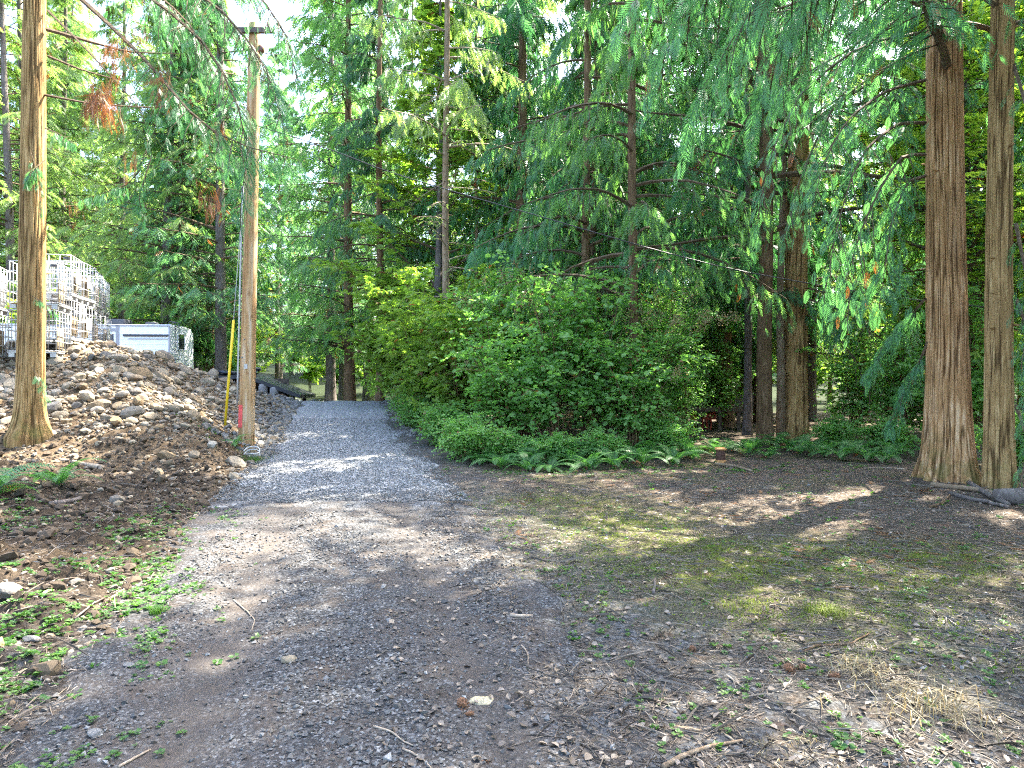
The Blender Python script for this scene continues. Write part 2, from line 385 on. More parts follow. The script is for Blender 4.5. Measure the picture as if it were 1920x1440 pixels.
def moss_f(x, y):
    a = blob(x, y, 1.1, 8.2, 1.2, 1.3) + .9 * blob(x, y, 2.5, 6.3, 2.0, .9) + .8 * blob(x, y, 1.6, 5.3, 1.6, .7) + .6 * blob(x, y, 2.7, 4.2, 1.4, .8) + .5 * blob(x, y, .2, 9.6, 1.0, .7)+ .4 * blob(x, y, 3.8, 6.6, 1.4, .6)
    return a * (.4 + 1.1 * fbm(x * 1.3, y * 1.3, 3, 77)) * (x - (road_cx(y) + road_hw(y)) > -.6)
vattr(ground, 'moss', moss_f(gx, gy) + .25 * (Rr > .2) * sstep(9, 11.5, gy) * sstep(.55, .6, fbm(gx, gy, 3, 5)))
vattr(ground, 'soil', sstep(-.3, .3, L + .5 * (fbm(gx * 2, gy * 2, 3, 9) - .5)) * (1 - sstep(26, 30, gy)))
vattr(ground, 'tan', sstep(10.5, 12.5, gy + 2.5 * (fbm(gx * .9, gy * .9, 3, 13) - .5) * 2) * (L > 0) * .9 + .8 * blob(gx, gy, -3.9, 6.2, .55, .35) + .6 * blob(gx, gy, -3.5, 9.7, .8, .5))
vattr(ground, 'grit', (L < 0.4) * sstep(-.2, -1.4, -Rr) * 0 + sstep(1.6, .1, Rr) * (L < 0.2) + .9 * sstep(5.6, 3.2, gy) * (.6 * fbm(gx * 1.5, gy * 1.5, 3, 2) + .3) * 1.3 + .9 * blob(gx, gy, 3.2, 4.6, .5, .35))
vattr(ground, 'green', sstep(30, 40, gy))

ry = np.array(list(np.arange(-10, 2, .5)) + list(np.arange(2.1, 8, .045)) + spaced(8, 27, .05, .14) + spaced(27.3, 60, .3, 1.2))
rs = np.linspace(-1.28, 1.28, 96)
U, Y = np.meshgrid(rs, ry); Xr = road_cx(Y) + road_hw(Y) * U
edge = np.abs(U) + .34 * (fbm(Xr * 1.7, Y * 1.7, 5, 55) - .5) * 2
off = .030 - .075 * sstep(.86, 1.12, edge)
c_ = U * road_hw(Y)
Zr = height(Xr, Y) + off + .012 * sstep(8.6, 10.6, Y + 1.6 * (fbm(Xr * 1.5, Y, 3, 4) - .5)) * (edge < 1)
nx, ny = len(rs), len(ry); i = np.arange(ny - 1)[:, None] * nx; j = np.arange(nx - 1)[None]
mb = MB(); mb.add(np.stack([Xr, Y, Zr], -1), np.stack([i + j, i + j + 1, i + nx + j + 1, i + nx + j], -1).reshape(-1, 4))
drive = mb.build('gravel_driveway', M['road'], smooth=True); tag(drive, 'grey gravel driveway climbing to a low crest', None, None, 'structure')
fr = sstep(8.6, 10.4, Y + 1.2 * (fbm(Xr * 1.1, Y * 1.1, 3, 4) - .5) + 2.2 * (fbm(Xr * 5, Y * 5, 4, 14) - .5)); vattr(drive, 'fresh', fr.ravel()); vattr(drive, 'rut', (np.exp(-((np.abs(np.abs(Xr - road_cx(Y)) - .72) / .24) ** 2) * (.6 + .8 * fbm(Xr * 2, Y * .8, 3, 61))) .ravel()))

# ------------------------------------------------------------------ rocks
def ico(sub=1, seed=0, sq=(1, .8, .6), rough=.22):
    import bmesh
    bm = bmesh.new(); bmesh.ops.create_icosphere(bm, subdivisions=sub, radius=1)
    V = np.array([v.co[:] for v in bm.verts]); Fs = np.array([[v.index for v in f.verts] for f in bm.faces]); bm.free()
    r = np.random.default_rng(seed)
    for _ in range(9):      # flat facets
        d = r.normal(size=3); d /= np.linalg.norm(d); c = r.uniform(.55, .9)
        t = V @ d; V = V - np.maximum(t - c, 0)[:, None] * d
    V = V * (1 + rough * (r.random((len(V), 1)) - .5)) * np.array(sq)
    return V, Fs
rockT = [ico(2, k, (1, R.uniform(.6, .9), R.uniform(.45, .75)), .10) for k in range(8)]
rockM = []
for T in rockT:
    mb = MB(); mb.add(*T); o = mb.build('stone', M['cobble'], smooth=False); o.data.name = 'stone_shape'; rockM.append(o.data); bpy.data.objects.remove(o)
def normal_at(x, y):
    e = .25; n = Vector((float(base_h(x - e, y) - base_h(x + e, y)), float(base_h(x, y - e) - base_h(x, y + e)), 2 * e)); return n.normalized()
cand = []
rr = np.random.default_rng(5)
for k in range(5200):
    x = rr.uniform(-15, -4.6); y = rr.uniform(12.2, 22.5)
    L1, _ = masks(x, y); L1 = float(L1)
    if L1 < .1 or math.hypot(x + 9.05, y - 13) < .75: continue
    hh = float(base_h(x, y))
    dens = float(sstep(.55, 1.2, hh)) * .9 + .08 + .5 * float(sstep(.9, .2, L1)) * (y > 15)
    if rr.random() > dens: continue
    s = rr.lognormal(-2.45, .42)
    cand.append((x, y, min(s, .34)))
cand.sort(key=lambda c: -c[2] / c[1]); 
big = []
for c in cand:
    if len(big) >= 296: break
    if all((c[0] - b[0]) ** 2 + (c[1] - b[1]) ** 2 > (.75 * (c[2] + b[2])) ** 2 for b in big): big.append(c)
big += [(P(265, 722, 16.5)[0], 16.5, .33), (P(243, 732, 16.2)[0], 16.2, .22), (P(365, 768, 15)[0], 15, .26), (P(300, 705, 17.3)[0], 17.3, .27)]
for (x, y, s) in big:
    o = bpy.data.objects.new('stone', rockM[rr.integers(8)]); C.objects.link(o); o.parent = ground
    o.location = (x, y, hz(x, y) + s * .22); n = normal_at(x, y)
    q = n.to_track_quat('Z', 'Y'); o.rotation_euler = (q @ Matrix.Rotation(rr.uniform(0, 6.28), 3, 'Z').to_quaternion()).to_euler()
    o.rotation_euler.x += rr.normal() * .25; o.rotation_euler.y += rr.normal() * .25; o.scale = (s, s, s)

def scatter_rocks(name, x, y, s, mname, parent=None, sub=1, lift=.25, tmpl=None, zoff=0):
    mb = MB(); Ts = tmpl or [ico(sub, 50 + k, (1, .8, .6), .2) for k in range(5)]
    which = R.integers(0, len(Ts), len(x)); z = height(x, y) + s * lift + zoff
    for k, T in enumerate(Ts):
        i = which == k; nn = i.sum()
        if not nn: continue
        D = R.normal(size=(nn, 3)); D[:, 2] *= .35; N = R.normal(size=(nn, 3)) * .35; N[:, 2] += 1
        inst(mb, T, np.stack([x[i], y[i], z[i]], -1), D, N, s[i], R.random(nn))
    o = mb.build(name, M[mname], parent); o['kind'] = 'stuff'; return o
n = 22000; x = R.uniform(-16, -4.2, n); y = R.uniform(11.2, 24, n); L, _ = masks(x, y); hh = base_h(x, y)
keep = (L > -.1) & (R.random(n) < (.15 + sstep(.45, 1.0, hh) + .7 * sstep(1.1, .2, L) * (y > 14.5)))
x, y = x[keep], y[keep]; s = np.minimum(np.exp(R.normal(-3.15, .4, len(x))), .13)
sm = scatter_rocks('small_cobbles', x, y, s, 'cobble', ground)
# grey riprap spilling along both edges of the drive at the top
n = 2600; t = R.random(n); y = 14.5 + 12.5 * t; side = R.random(n) < .55
x = np.where(side, road_cx(y) - road_hw(y) - np.abs(R.normal(0, .55, n)), road_cx(y) + road_hw(y) + .1 + np.abs(R.normal(0, .38, n)))
k_ = side | (y > 18.0); x, y = x[k_], y[k_]
scatter_rocks('grey_riprap', x, y, np.minimum(np.exp(R.normal(-2.75, .35, len(x))), .14), 'riprap', ground)
# stones lying in the soil
n = 1500; x = R.uniform(-8, -2.2, n); y = R.uniform(3, 12.5, n); L, _ = masks(x, y); k_ = L > .1
scatter_rocks('soil_stones', x[k_], y[k_], np.exp(R.normal(-3.7, .45, k_.sum())), 'cobble', ground, lift=.1)

n = 17000; y = 2.6 + 12 * R.random(n); x = R.uniform(-12, -2.2, n); L, _ = masks(x, y); k_ = (L > .05) & (base_h(x, y) < 1.5) & (R.random(n) < .35 + .65 * sstep(3.5, 8, y))
x, y = x[k_], y[k_]; s = np.minimum(np.exp(R.normal(-3.55, .5, len(x))), .11)
M['clod'] = stone_mat('clod', [(.030, .022, .015), (.075, .052, .033), (.05, .036, .025), (.12, .088, .055)])
scatter_rocks('soil_clods', x, y, s, 'clod', ground, lift=.15)
# crushed gravel on the near drive
oct_ = []
for k in range(6):
    r = np.random.default_rng(90 + k); v = np.array([[1, 0, 0], [-1, 0, 0], [0, 1, 0], [0, -1, 0], [0, 0, 1], [0, 0, -1.]]) * r.uniform(.6, 1.1, (6, 1)) + r.normal(0, .18, (6, 3))
    v[:, 2] *= .6; oct_.append((v, np.array([[0, 2, 4], [2, 1, 4], [1, 3, 4], [3, 0, 4], [2, 0, 5], [1, 2, 5], [3, 1, 5], [0, 3, 5]])))
n = 90000; y = 2.4 + 10 * R.random(n) ** 1.5; x = R.uniform(-4.6, 5.5, n)
L, Rr = masks(x, y); g_ = fbm(x * 1.6, y * 1.6, 4, 66)
pr = sstep(.25, -.35, np.maximum(L, Rr)) * (.30 + 1.0 * sstep(.40, .62, g_)) + (Rr > -.2) * (.55 * sstep(5.2, 3.0, y) * sstep(.42, .6, fbm(x * 1.5, y * 1.5, 3, 2)) + .02 + .6 * blob(x, y, 3.2, 4.6, .5, .35)) + .12 * (L > 0)
pr = pr * (1 - .75 * np.exp(-((np.abs(np.abs(x - road_cx(y)) - .72) / .22) ** 2)))
k_ = R.random(n) < pr * .85; x, y = x[k_], y[k_]
s = np.exp(R.normal(-4.75, .35, len(x))) * (1 + .04 * y)
onroad = np.maximum(*masks(x, y)) < -.15
gr = scatter_rocks('loose_gravel', x, y, s, 'pebble', drive, tmpl=oct_, lift=.15, zoff=np.where(onroad, .03, .004)) if False else None
def scatter2():
    mb = MB(); which = R.integers(0, 6, len(x)); z = height(x, y) + np.where(onroad, .031, .0) + s * .2
    for k, T in enumerate(oct_):
        i = which == k; nn = i.sum(); D = R.normal(size=(nn, 3)); D[:, 2] *= .3; N = R.normal(size=(nn, 3)) * .3; N[:, 2] += 1
        inst(mb, T, np.stack([x[i], y[i], z[i]], -1), D, N, s[i], R.random(nn))
    o = mb.build('loose_gravel', M['pebble'], drive); o['kind'] = 'stuff'
scatter2()
n = 16000; y = 9.3 + 12 * R.random(n) ** 1.4; x = road_cx(y) + road_hw(y) * R.uniform(-1.1, 1.1, n); s = np.exp(R.normal(-4.3, .3, n)); onroad = np.full(n, True)
mb = MB()
D = R.normal(size=(n, 3)); D[:, 2] *= .3; N = R.normal(size=(n, 3)) * .3; N[:, 2] += 1
inst(mb, oct_[0], np.stack([x, y, height(x, y) + .045], -1), D, N, s, R.random(n)); o = mb.build('fresh_gravel', M['riprap'], drive); o['kind'] = 'stuff'

# ------------------------------------------------------------------ foliage templates
def frond_t(n=7, lobe=.42, w=.055, ang=38, curve=.25, tri=False, tip=.5):
    V = []; Fs = []
    def addq(a, b, c, d): k = len(V); V.extend([a, b, c, d]); Fs.append([k, k + 1, k + 2]); Fs.append([k, k + 2, k + 3])
    def z(t): return -curve * t * t
    addq((-w * .3, 0, 0), (w * .3, 0, 0), (w * .15, 1, z(1)), (-w * .15, 1, z(1)))
    for i in range(n):
        t = .06 + .9 * i / n; l = lobe * (1 - t) ** .75 * (.45 + .55 * min(1, t * 4)) + .06
        for s in (-1, 1):
            tt = t + (.45 / n if s > 0 else 0); a = math.radians(ang); ex, ey = s * math.sin(a) * l, math.cos(a) * l
            zz = z(tt) - .25 * l * l * 2
            if tri:
                k = len(V); V.extend([(0, tt - w * .8, z(tt)), (0, tt + w * .8, z(tt)), (ex, tt + ey, zz)]); Fs.append([k, k + 1, k + 2])
            else:
                mx, my = ex * .5, tt + ey * .5; px, py = -math.cos(a) * w * .5 * s, math.sin(a) * w * .5
                addq((0, tt, z(tt)), (mx - px, my - py, (z(tt) + zz) / 2), (ex, tt + ey, zz), (mx + px, my + py, (z(tt) + zz) / 2))
    return np.array(V, float), np.array(Fs)
T_cedar_hi = frond_t(9, .42, .046, 40, .30)
T_cedar_mid = frond_t(7, .42, .06, 40, .3, tri=True)
T_cedar_lo = frond_t(5, .50, .11, 42, .35, tri=True)
T_fir_lo = frond_t(5, .34, .085, 58, .15, tri=True)
T_fir_hi = frond_t(9, .22, .05, 62, .12, tri=True)
def leaf_t(w=.75, fold=.12):
    V = np.array([[0, 0, 0], [-w / 2, .35, fold], [w / 2, .35, fold], [-w * .38, .72, fold * .7], [w * .38, .72, fold * .7], [0, 1, -.08], [0, .5, -.02]], float)
    return V, np.array([[0, 6, 1], [0, 2, 6], [1, 6, 3], [6, 2, 4], [3, 6, 5], [6, 4, 5]])
T_leaf = leaf_t(); T_leaf2 = (np.array([[0, 0, 0], [-.36, .45, .1], [.36, .45, .1], [0, 1, -.05]], float), np.array([[0, 3, 1], [0, 2, 3]]))
def maple_t():
    V = [(0, 0, 0)]; Fs = []
    for i, a in enumerate((-75, -38, 0, 38, 75)):
        l = (.6, .85, 1, .85, .6)[i]; a = math.radians(a); k = len(V)
        V += [(math.sin(a - .30) * l * .55, .12 + math.cos(a - .30) * l * .55, .05), (math.sin(a) * l, .12 + math.cos(a) * l, -.08), (math.sin(a + .30) * l * .55, .12 + math.cos(a + .30) * l * .55, .05)]
        Fs += [[0, k, k + 1], [0, k + 1, k + 2]]
    return np.array(V, float), np.array(Fs)
T_maple = maple_t()

UP = np.array([0, 0, 1.])
def unit(a): return a / (np.linalg.norm(a, axis=-1, keepdims=True) + 1e-9)

def foliate(mb, BP, BR, rng, T, K=16, Mf=5, twig=.8, frond=.35, droop=.6, hang=.5, t0=.2, mat_leaf=1, mat_wood=0, sides=4, twigwood=True, varb=.0, flat=.6, wide=1.0, dead=0, deadf=0.):
    """BP (B,P,3) branch polylines, BR (B,) base radius."""
    B, Pn, _ = BP.shape
    seg = np.linalg.norm(np.diff(BP, axis=1), axis=2).sum(1)
    # branch wood
    T_ = unit(np.gradient(BP, axis=1)); A = unit(np.cross(T_, UP + np.array([.01, .02, 0]))); Bn = np.cross(T_, A)
    rad = BR[:, None] * np.linspace(1, .12, Pn)[None]
    th = np.linspace(0, 2 * math.pi, sides, endpoint=False)
    V = BP[:, :, None] + rad[:, :, None, None] * (np.cos(th)[None, None, :, None] * A[:, :, None] + np.sin(th)[None, None, :, None] * Bn[:, :, None])
    bi = (np.arange(B) * Pn * sides)[:, None, None]; i = (np.arange(Pn - 1) * sides)[None, :, None]; j = np.arange(sides)[None, None]; j2 = (j + 1) % sides
    Q = np.stack([bi + i + j, bi + i + j2, bi + i + sides + j2, bi + i + sides + j], -1).reshape(-1, 4)
    mb.add(V.reshape(-1, 3), Q, .5, mat_wood)
    # twigs
    tt = t0 + (1 - t0) * (np.arange(K)[None] + rng.random((B, K))) / K
    f = tt * (Pn - 1); i0 = np.clip(f.astype(int), 0, Pn - 2); fr_ = (f - i0)[..., None]; b = np.arange(B)[:, None]
    O = BP[b, i0] * (1 - fr_) + BP[b, i0 + 1] * fr_; Tn = T_[b, i0]; Ln = A[b, i0]
    side = np.where(np.arange(K) % 2 == 0, 1., -1.)[None, :, None]
    D = unit(Ln * side * (.75 + .3 * rng.random((B, K, 1))) + Tn * (.45 + .5 * rng.random((B, K, 1))) + rng.normal(0, .15, (B, K, 3)) - UP * hang * .5)
    D[:, -1] = unit(Tn[:, -1] - UP * hang * .5)
    prof = np.minimum(1, .35 + 2.2 * (1 - tt)) * np.minimum(1, .4 + 2 * tt)
    TL = twig * prof * (.6 + .7 * rng.random((B, K))) * np.clip(seg / 3.0, .4, 1.15)[:, None]
    vb = rng.random((B, 1, 1)) * varb + rng.random((B, K, 1)) * .5
    ff = (np.arange(Mf)[None, None] + .5 + .4 * rng.random((B, K, Mf))) / Mf
    FO = O[:, :, None] + D[:, :, None] * (TL[..., None] * ff)[..., None] - UP * (droop * TL[..., None] * ff ** 2)[..., None]
    TD = unit(D[:, :, None] - UP * (2 * droop * ff)[..., None])
    lat = unit(np.cross(TD, UP)); fs = np.where(np.arange(Mf) % 2 == 0, 1., -1.)[None, None, :, None]
    FD = unit(TD * .7 + lat * fs * .65 - UP * hang * .9 + rng.normal(0, .18, TD.shape))
    FN = unit(UP * flat + lat * fs * (1 - flat) + rng.normal(0, .3, TD.shape))
    FS = frond * (.65 + .6 * rng.random((B, K, Mf))) * (1.05 - .45 * ff)
    var = np.clip(vb + .5 * rng.random((B, K, Mf)) * .6 + .15 * ff, 0, 1)
    inst(mb, T, FO.reshape(-1, 3), FD.reshape(-1, 3), FN.reshape(-1, 3), FS.ravel(), var.ravel(), (np.where(rng.random(FS.size) < deadf, 2, mat_leaf) if deadf else mat_leaf), wide=wide)
    if twigwood:
        ends = O + D * TL[..., None] * .9 - UP * (droop * TL * .8)[..., None]; mid_ = O + D * TL[..., None] * .5 - UP * (droop * TL * .25)[..., None]
        o_, m_, e_ = O.reshape(-1, 3), mid_.reshape(-1, 3), ends.reshape(-1, 3); w_ = .006 + .006 * twig
        l_ = unit(np.cross(e_ - o_, UP)) * w_; h_ = UP * w_
        VV = np.stack([o_ + l_, o_ - l_, m_ + l_ * .7, m_ - l_ * .7, e_, o_ + h_, o_ - h_, m_ + h_ * .7, m_ - h_ * .7], 1)
        nb = (np.arange(len(o_)) * 9)[:, None, None]
        mb.add(VV.reshape(-1, 3), (np.array([[0, 1, 3], [0, 3, 2], [2, 3, 4], [5, 6, 8], [5, 8, 7], [7, 8, 4]])[None] + nb).reshape(-1, 3), .5, mat_wood)

def radial(rng, B, z0, z1, Lf, e0=(10, 30), droop=.35, up=.15, P_=8, r0=.15, azs=None, zpow=1.0, lean=(0, 0)):
    z = z0 + (z1 - z0) * (np.arange(B) + rng.random(B)) / B
    az = rng.random(B) * 2 * math.pi if azs is None else azs
    Ln = Lf(z) * (.7 + .5 * rng.random(B)); e = np.radians(rng.uniform(*e0, B)); s = np.linspace(0, 1, P_)[None]
    h = Ln[:, None] * (np.cos(e)[:, None] * s + 0 * s); zz = z[:, None] + Ln[:, None] * (np.sin(e)[:, None] * s - droop * s ** 2 + up * s ** 4)
    wob = .06 * Ln[:, None] * np.cumsum(rng.normal(0, .5, (B, P_)), 1) * s
    x = h * np.cos(az)[:, None] - wob * np.sin(az)[:, None]; y = h * np.sin(az)[:, None] + wob * np.cos(az)[:, None]
    ox = lean[0] * z; oy = lean[1] * z
    return np.stack([x + ox[:, None], y + oy[:, None], zz], -1), Ln

def trunk_mesh(name, m, H, r0, rng, lean=(0, 0), sides=20, rings=40, flare=.35, wob=.03, stubs=6, lobes=0, lobeamp=.2, disp=.0, parent=None, flare_h=.5, top=.12):
    t = np.linspace(0, 1, rings) ** 1.5; z = -.35 + (H + .35) * t
    th = np.linspace(0, 2 * math.pi, sides, endpoint=False); ZZ, TH = np.meshgrid(z, th, indexing='ij')
    rad = r0 * (1 - (1 - top) * np.clip(ZZ / H, 0, 1)) * (1 + flare * np.exp(-np.maximum(ZZ, 0) / flare_h))
    if lobes:
        ph = rng.uniform(0, 6.28, 3); a = lobeamp * (np.exp(-np.maximum(ZZ, 0) / 1.1) + .16 * np.exp(-np.maximum(ZZ, 0) / 5))
        rad *= 1 + a * (np.cos(lobes * TH + ph[0] + .12 * ZZ) * .6 + np.cos((lobes + 3) * TH + ph[1]) * .4 + .3 * np.cos(2 * TH + ph[2]))
    if disp:
        u = TH * r0 * 9
        rid = fbm(u * 2.2 + .5 * np.sin(ZZ * 1.1 + TH * 2), ZZ * .7, 3, 8) ; rid2 = fbm(TH * r0 * 55, ZZ * 2.6, 3, 18)
        per = np.abs(TH / (2 * math.pi) - .5) * 2; bl = sstep(1, .96, per)
        dd_ = 1 - np.minimum(np.abs(rid - .5) * 6.5, 1) ; rad += disp * bl * (-dd_ ** 1.5 + .35 + .8 * (rid2 - .5)); RV = np.clip(1 - dd_ + .9 * (rid2 - .5), 0, 1)
    cx = lean[0] * ZZ + wob * np.sin(ZZ * .45 + rng.uniform(0, 6)); cyy = lean[1] * ZZ + wob * np.cos(ZZ * .37 + rng.uniform(0, 6))
    Vv = np.stack([cx + rad * np.cos(TH), cyy + rad * np.sin(TH), ZZ], -1).reshape(-1, 3)
    i = np.arange(rings - 1)[:, None] * sides; j = np.arange(sides)[None]; j2 = (j + 1) % sides
    mb = MB(); mb.add(Vv, np.stack([i + j, i + j2, i + sides + j2, i + sides + j], -1).reshape(-1, 4), None)
    for k in range(stubs):
        zz = rng.uniform(.8, min(H * .5, 9)); a = rng.uniform(0, 6.28); rr_ = r0 * (1 - (1 - top) * zz / H); l = rng.uniform(.04, .16)
        p0 = np.array([lean[0] * zz + math.cos(a) * rr_ * .8, lean[1] * zz + math.sin(a) * rr_ * .8, zz]); d = np.array([math.cos(a), math.sin(a), rng.uniform(-.2, .4)])
        tube([p0, p0 + d * (rr_ * .2 + l * .5), p0 + d * (rr_ * .2 + l)], [.022, .016, .009], 6, mb=mb)
    o = mb.build(name, m, parent, smooth=True)
    rv = np.full(mb.n, .6)
    if disp: rv[:rings * sides] = RV.ravel()
    t_ = o.data.attributes.new('ridge', 'FLOAT', 'POINT'); t_.data.foreach_set('value', rv.astype(np.float32)); return o

def conifer(name, seed, H, r0, z0, Lmax, T, B, K, Mf, twig, frond, droop, hang, bark, leaf, e0=(5, 25), bd=.3, up=.12, dead=14, flat=.6, wide=1.0, shape='cone', trunk_kw={}, deadz=(2, None), Lmin=.6, twigwood=True):
    rng = np.random.default_rng(seed); root = empty(name)
    lean = (rng.normal(0, .008), rng.normal(0, .008))
    kid(trunk_mesh('trunk', M[bark], H, r0, rng, lean, **trunk_kw), root)
    def Lf(z):
        q = np.clip((z - z0) / (H - z0), 0, 1)
        return Lmin + (Lmax - Lmin) * (1 - q) ** 1.15 * (.55 + .45 * np.minimum(1, q * 5))
    BP, Ln = radial(rng, B, z0, H * .985, Lf, e0, bd, up, lean=lean)
    mb = MB(); foliate(mb, BP, .012 + .011 * Ln, rng, T, K, Mf, twig, frond, droop, hang, flat=flat, varb=.35, wide=wide, twigwood=twigwood, deadf=.012)
    if dead:
        DP, Dl = radial(rng, dead, deadz[0], deadz[1] or z0 + 3, lambda z: .6 + 1.4 * rng.random(len(z)), (-5, 25), .25, 0, P_=5, lean=lean)
        foliate(mb, DP, .008 + .006 * Dl, rng, T, 5, 1, .25, .02, .3, .1, mat_leaf=0, twigwood=True)
    cr = mb.build('crown', [M['twig'], M[leaf], M['dead_leaf']]); cr['kind'] = 'stuff'; kid(cr, root)
    PROTOS.append(root); return root
PROTOS = []
def stash(o):   # prototypes are the first individual; flag until placed
    return o
USED = set()
def place(proto, x, y, rz=0, s=1, label=None, cat='tree', group=None, z=None, sz=None, name=None):
    if proto in USED: o = copy_tree(proto)
    else: o = proto; USED.add(proto)
    o.location = (x, y, (hz(x, y) if z is None else z) - .02); o.rotation_euler = (0, 0, rz); o.scale = (s, s, sz or s)
    if 'group' in o: del o['group']
    tag(o, label, cat, group); return o

UZ = [(120, 'behind the cage stacks at the left'), (235, 'above the trailer, left part'), (330, 'above the trailer, right part'), (470, 'between the trailer and the utility pole'), (560, 'just right of the utility pole'), (700, 'straight beyond the crest of the drive'), (840, 'left of the slender pale trunk, behind the maples'), (960, 'right of the slender pale trunk'), (1100, 'behind the tallest hazel'), (1250, 'behind the right part of the thicket'), (1420, 'behind the dark shelter'), (1560, 'behind the stout trunk'), (1740, 'left of the fluted cedar'), (9999, 'right of the fluted cedar')]
fast_far = dict(sides=10, rings=14, stubs=0)
firA = conifer('fir_tree', 1, 29, .26, 2.6, 4.9, T_fir_lo, 125, 12, 5, 1.15, .55, .35, .45, 'bark_grey', 'fir_leaf', trunk_kw=fast_far)
firB = conifer('fir_tree', 2, 26, .22, 1.8, 4.4, T_fir_lo, 120, 12, 5, 1.1, .55, .5, .6, 'bark_dark', 'hemlock_leaf', trunk_kw=fast_far)
firC = conifer('fir_tree', 3, 31, .28, 3.4, 5.2, T_fir_lo, 125, 12, 5, 1.2, .6, .35, .4, 'bark_grey', 'pale_leaf', trunk_kw=fast_far)
cedA = conifer('cedar_tree', 4, 25, .26, 2.5, 4.2, T_cedar_lo, 90, 13, 5, 1.1, .60, .8, .9, 'bark_dark', 'cedar_leaf', bd=.45, up=.25, flat=.3, trunk_kw=fast_far)
hemA = conifer('hemlock_tree', 6, 24, .18, 1.8, 4.1, T_cedar_lo, 95, 14, 6, 1.0, .42, .7, .8, 'bark_dark', 'hemlock_leaf', bd=.45, up=.1, flat=.3, e0=(0, 25), trunk_kw=dict(sides=14, rings=24, stubs=10))

# ------------------------------------------------------------------ shrubs
def shrub(name, seed, H, W, S, Bn, Tn, Ln, leaf, T, lm, stem_m='bark_dark', tall=1.0, leaf_flat=.8, plume=0, rstem=.018):
    rng = np.random.default_rng(seed); root = empty(name); mbs = MB(); mbl = MB()
    az = rng.random(S) * 6.28; lean = rng.uniform(.1, 1.25, S) ** 1.2 * W * .5; hh = H * (.45 + .62 * rng.random(S))
    s = np.linspace(0, 1, 9)[None]
    px = np.cos(az)[:, None] * lean[:, None] * (s ** 1.6) + rng.normal(0, .10, (S, 1)) + .05 * np.cumsum(rng.normal(0, 1, (S, 9)), 1) * s
    py = np.sin(az)[:, None] * lean[:, None] * (s ** 1.6) + rng.normal(0, .10, (S, 1)) + .05 * np.cumsum(rng.normal(0, 1, (S, 9)), 1) * s
    pz = hh[:, None] * (1 - (1 - s) ** 1.25) - .35 * lean[:, None] * s ** 4
    SP = np.stack([px, py, pz], -1)
    for k in range(S): tube(SP[k], np.linspace(rstem * rng.uniform(.6, 1.2), .004, 9), 5, mb=mbs, cap=False)
    # side branches
    bt = rng.uniform(.2, 1, (S, Bn)); f = bt * 8; i0 = np.minimum(f.astype(int), 7); b = np.arange(S)[:, None]
    O = SP[b, i0] * (1 - (f - i0)[..., None]) + SP[b, i0 + 1] * (f - i0)[..., None]
    a2 = rng.random((S, Bn)) * 6.28; D = np.stack([np.cos(a2), np.sin(a2), rng.uniform(-.05, .6, (S, Bn))], -1)
    BL = W * .34 * (.3 + 1.0 * rng.random((S, Bn)) ** 1.5) * (1.1 - .6 * bt)
    E = O + unit(D) * BL[..., None]
    Of, Ef = O.reshape(-1, 3), E.reshape(-1, 3); l_ = unit(np.cross(Ef - Of, UP)) * .006; h_ = UP * .006
    VV = np.stack([Of + l_, Of - l_, Ef, Of + h_, Of - h_], 1); nb = (np.arange(len(Of)) * 5)[:, None, None]
    mbs.add(VV.reshape(-1, 3), (np.array([[0, 1, 2], [3, 4, 2]])[None] + nb).reshape(-1, 3))
    tt = rng.uniform(.15, 1, (S, Bn, Tn)); TO = O[:, :, None] + (E - O)[:, :, None] * tt[..., None]
    TD = unit(unit(D)[:, :, None] * .5 + rng.normal(0, .6, (S, Bn, Tn, 3)) * np.array([1, 1, .45]))
    lt_ = (np.arange(Ln)[None, None, None] + rng.random((S, Bn, Tn, Ln))) / Ln
    TLen = .42 * (.6 + .6 * rng.random((S, Bn, Tn, 1)))
    LO = TO[..., None, :] + TD[..., None, :] * (TLen * lt_)[..., None] - UP * (.10 * lt_ ** 2)[..., None]
    lat = unit(np.cross(TD, UP))[..., None, :]; sg = np.where(np.arange(Ln) % 2 == 0, 1., -1.)[None, None, None, :, None]
    LD = unit(TD[..., None, :] * .5 + lat * sg * .9 + rng.normal(0, .25, LO.shape) - UP * .25)
    LN = unit(UP * leaf_flat + rng.normal(0, .42, LO.shape))
    LS = leaf * (.55 + .7 * rng.random(LO.shape[:-1]))
    var = np.clip(.25 + .35 * rng.random((S, Bn, 1, 1)) + .45 * rng.random(LS.shape) - .1, 0, 1)
    inst(mbl, T, LO.reshape(-1, 3), LD.reshape(-1, 3), LN.reshape(-1, 3), LS.ravel(), var.ravel(), np.where(rng.random(LS.size) < .02, 1, 0))
    kid(mbs.build('stem', M[stem_m], smooth=True), root)['kind'] = 'stuff'
    kid(mbl.build('foliage', [M[lm], M['dead_leaf']]), root)['kind'] = 'stuff'
    if plume:
        mbp = MB(); tips = LO.reshape(-1, 3); r2 = np.linalg.norm(tips[:, :2], axis=1) + tips[:, 2] * .4; pick = np.argsort(-r2 - rng.random(len(r2)))[:plume * 6:6]
        O2 = tips[pick]; n_ = len(O2); fl = np.repeat(O2, 22, 0) + rng.normal(0, 1, (n_ * 22, 3)) * np.array([.045, .045, .09])
        inst(mbp, T_leaf2, fl, rng.normal(size=fl.shape) - UP, rng.normal(size=fl.shape), .04, rng.random(len(fl)))
        p = kid(mbp.build('flower_plume', M['plume']), root); p['kind'] = 'stuff'
    return root
hazel = shrub('hazel_bush', 11, 4.4, 3.4, 19, 11, 4, 5, .135, T_leaf, 'hazel_leaf')
hazel2 = shrub('hazel_bush', 12, 3.8, 3.2, 18, 11, 4, 5, .125, T_leaf, 'hazel_leaf')
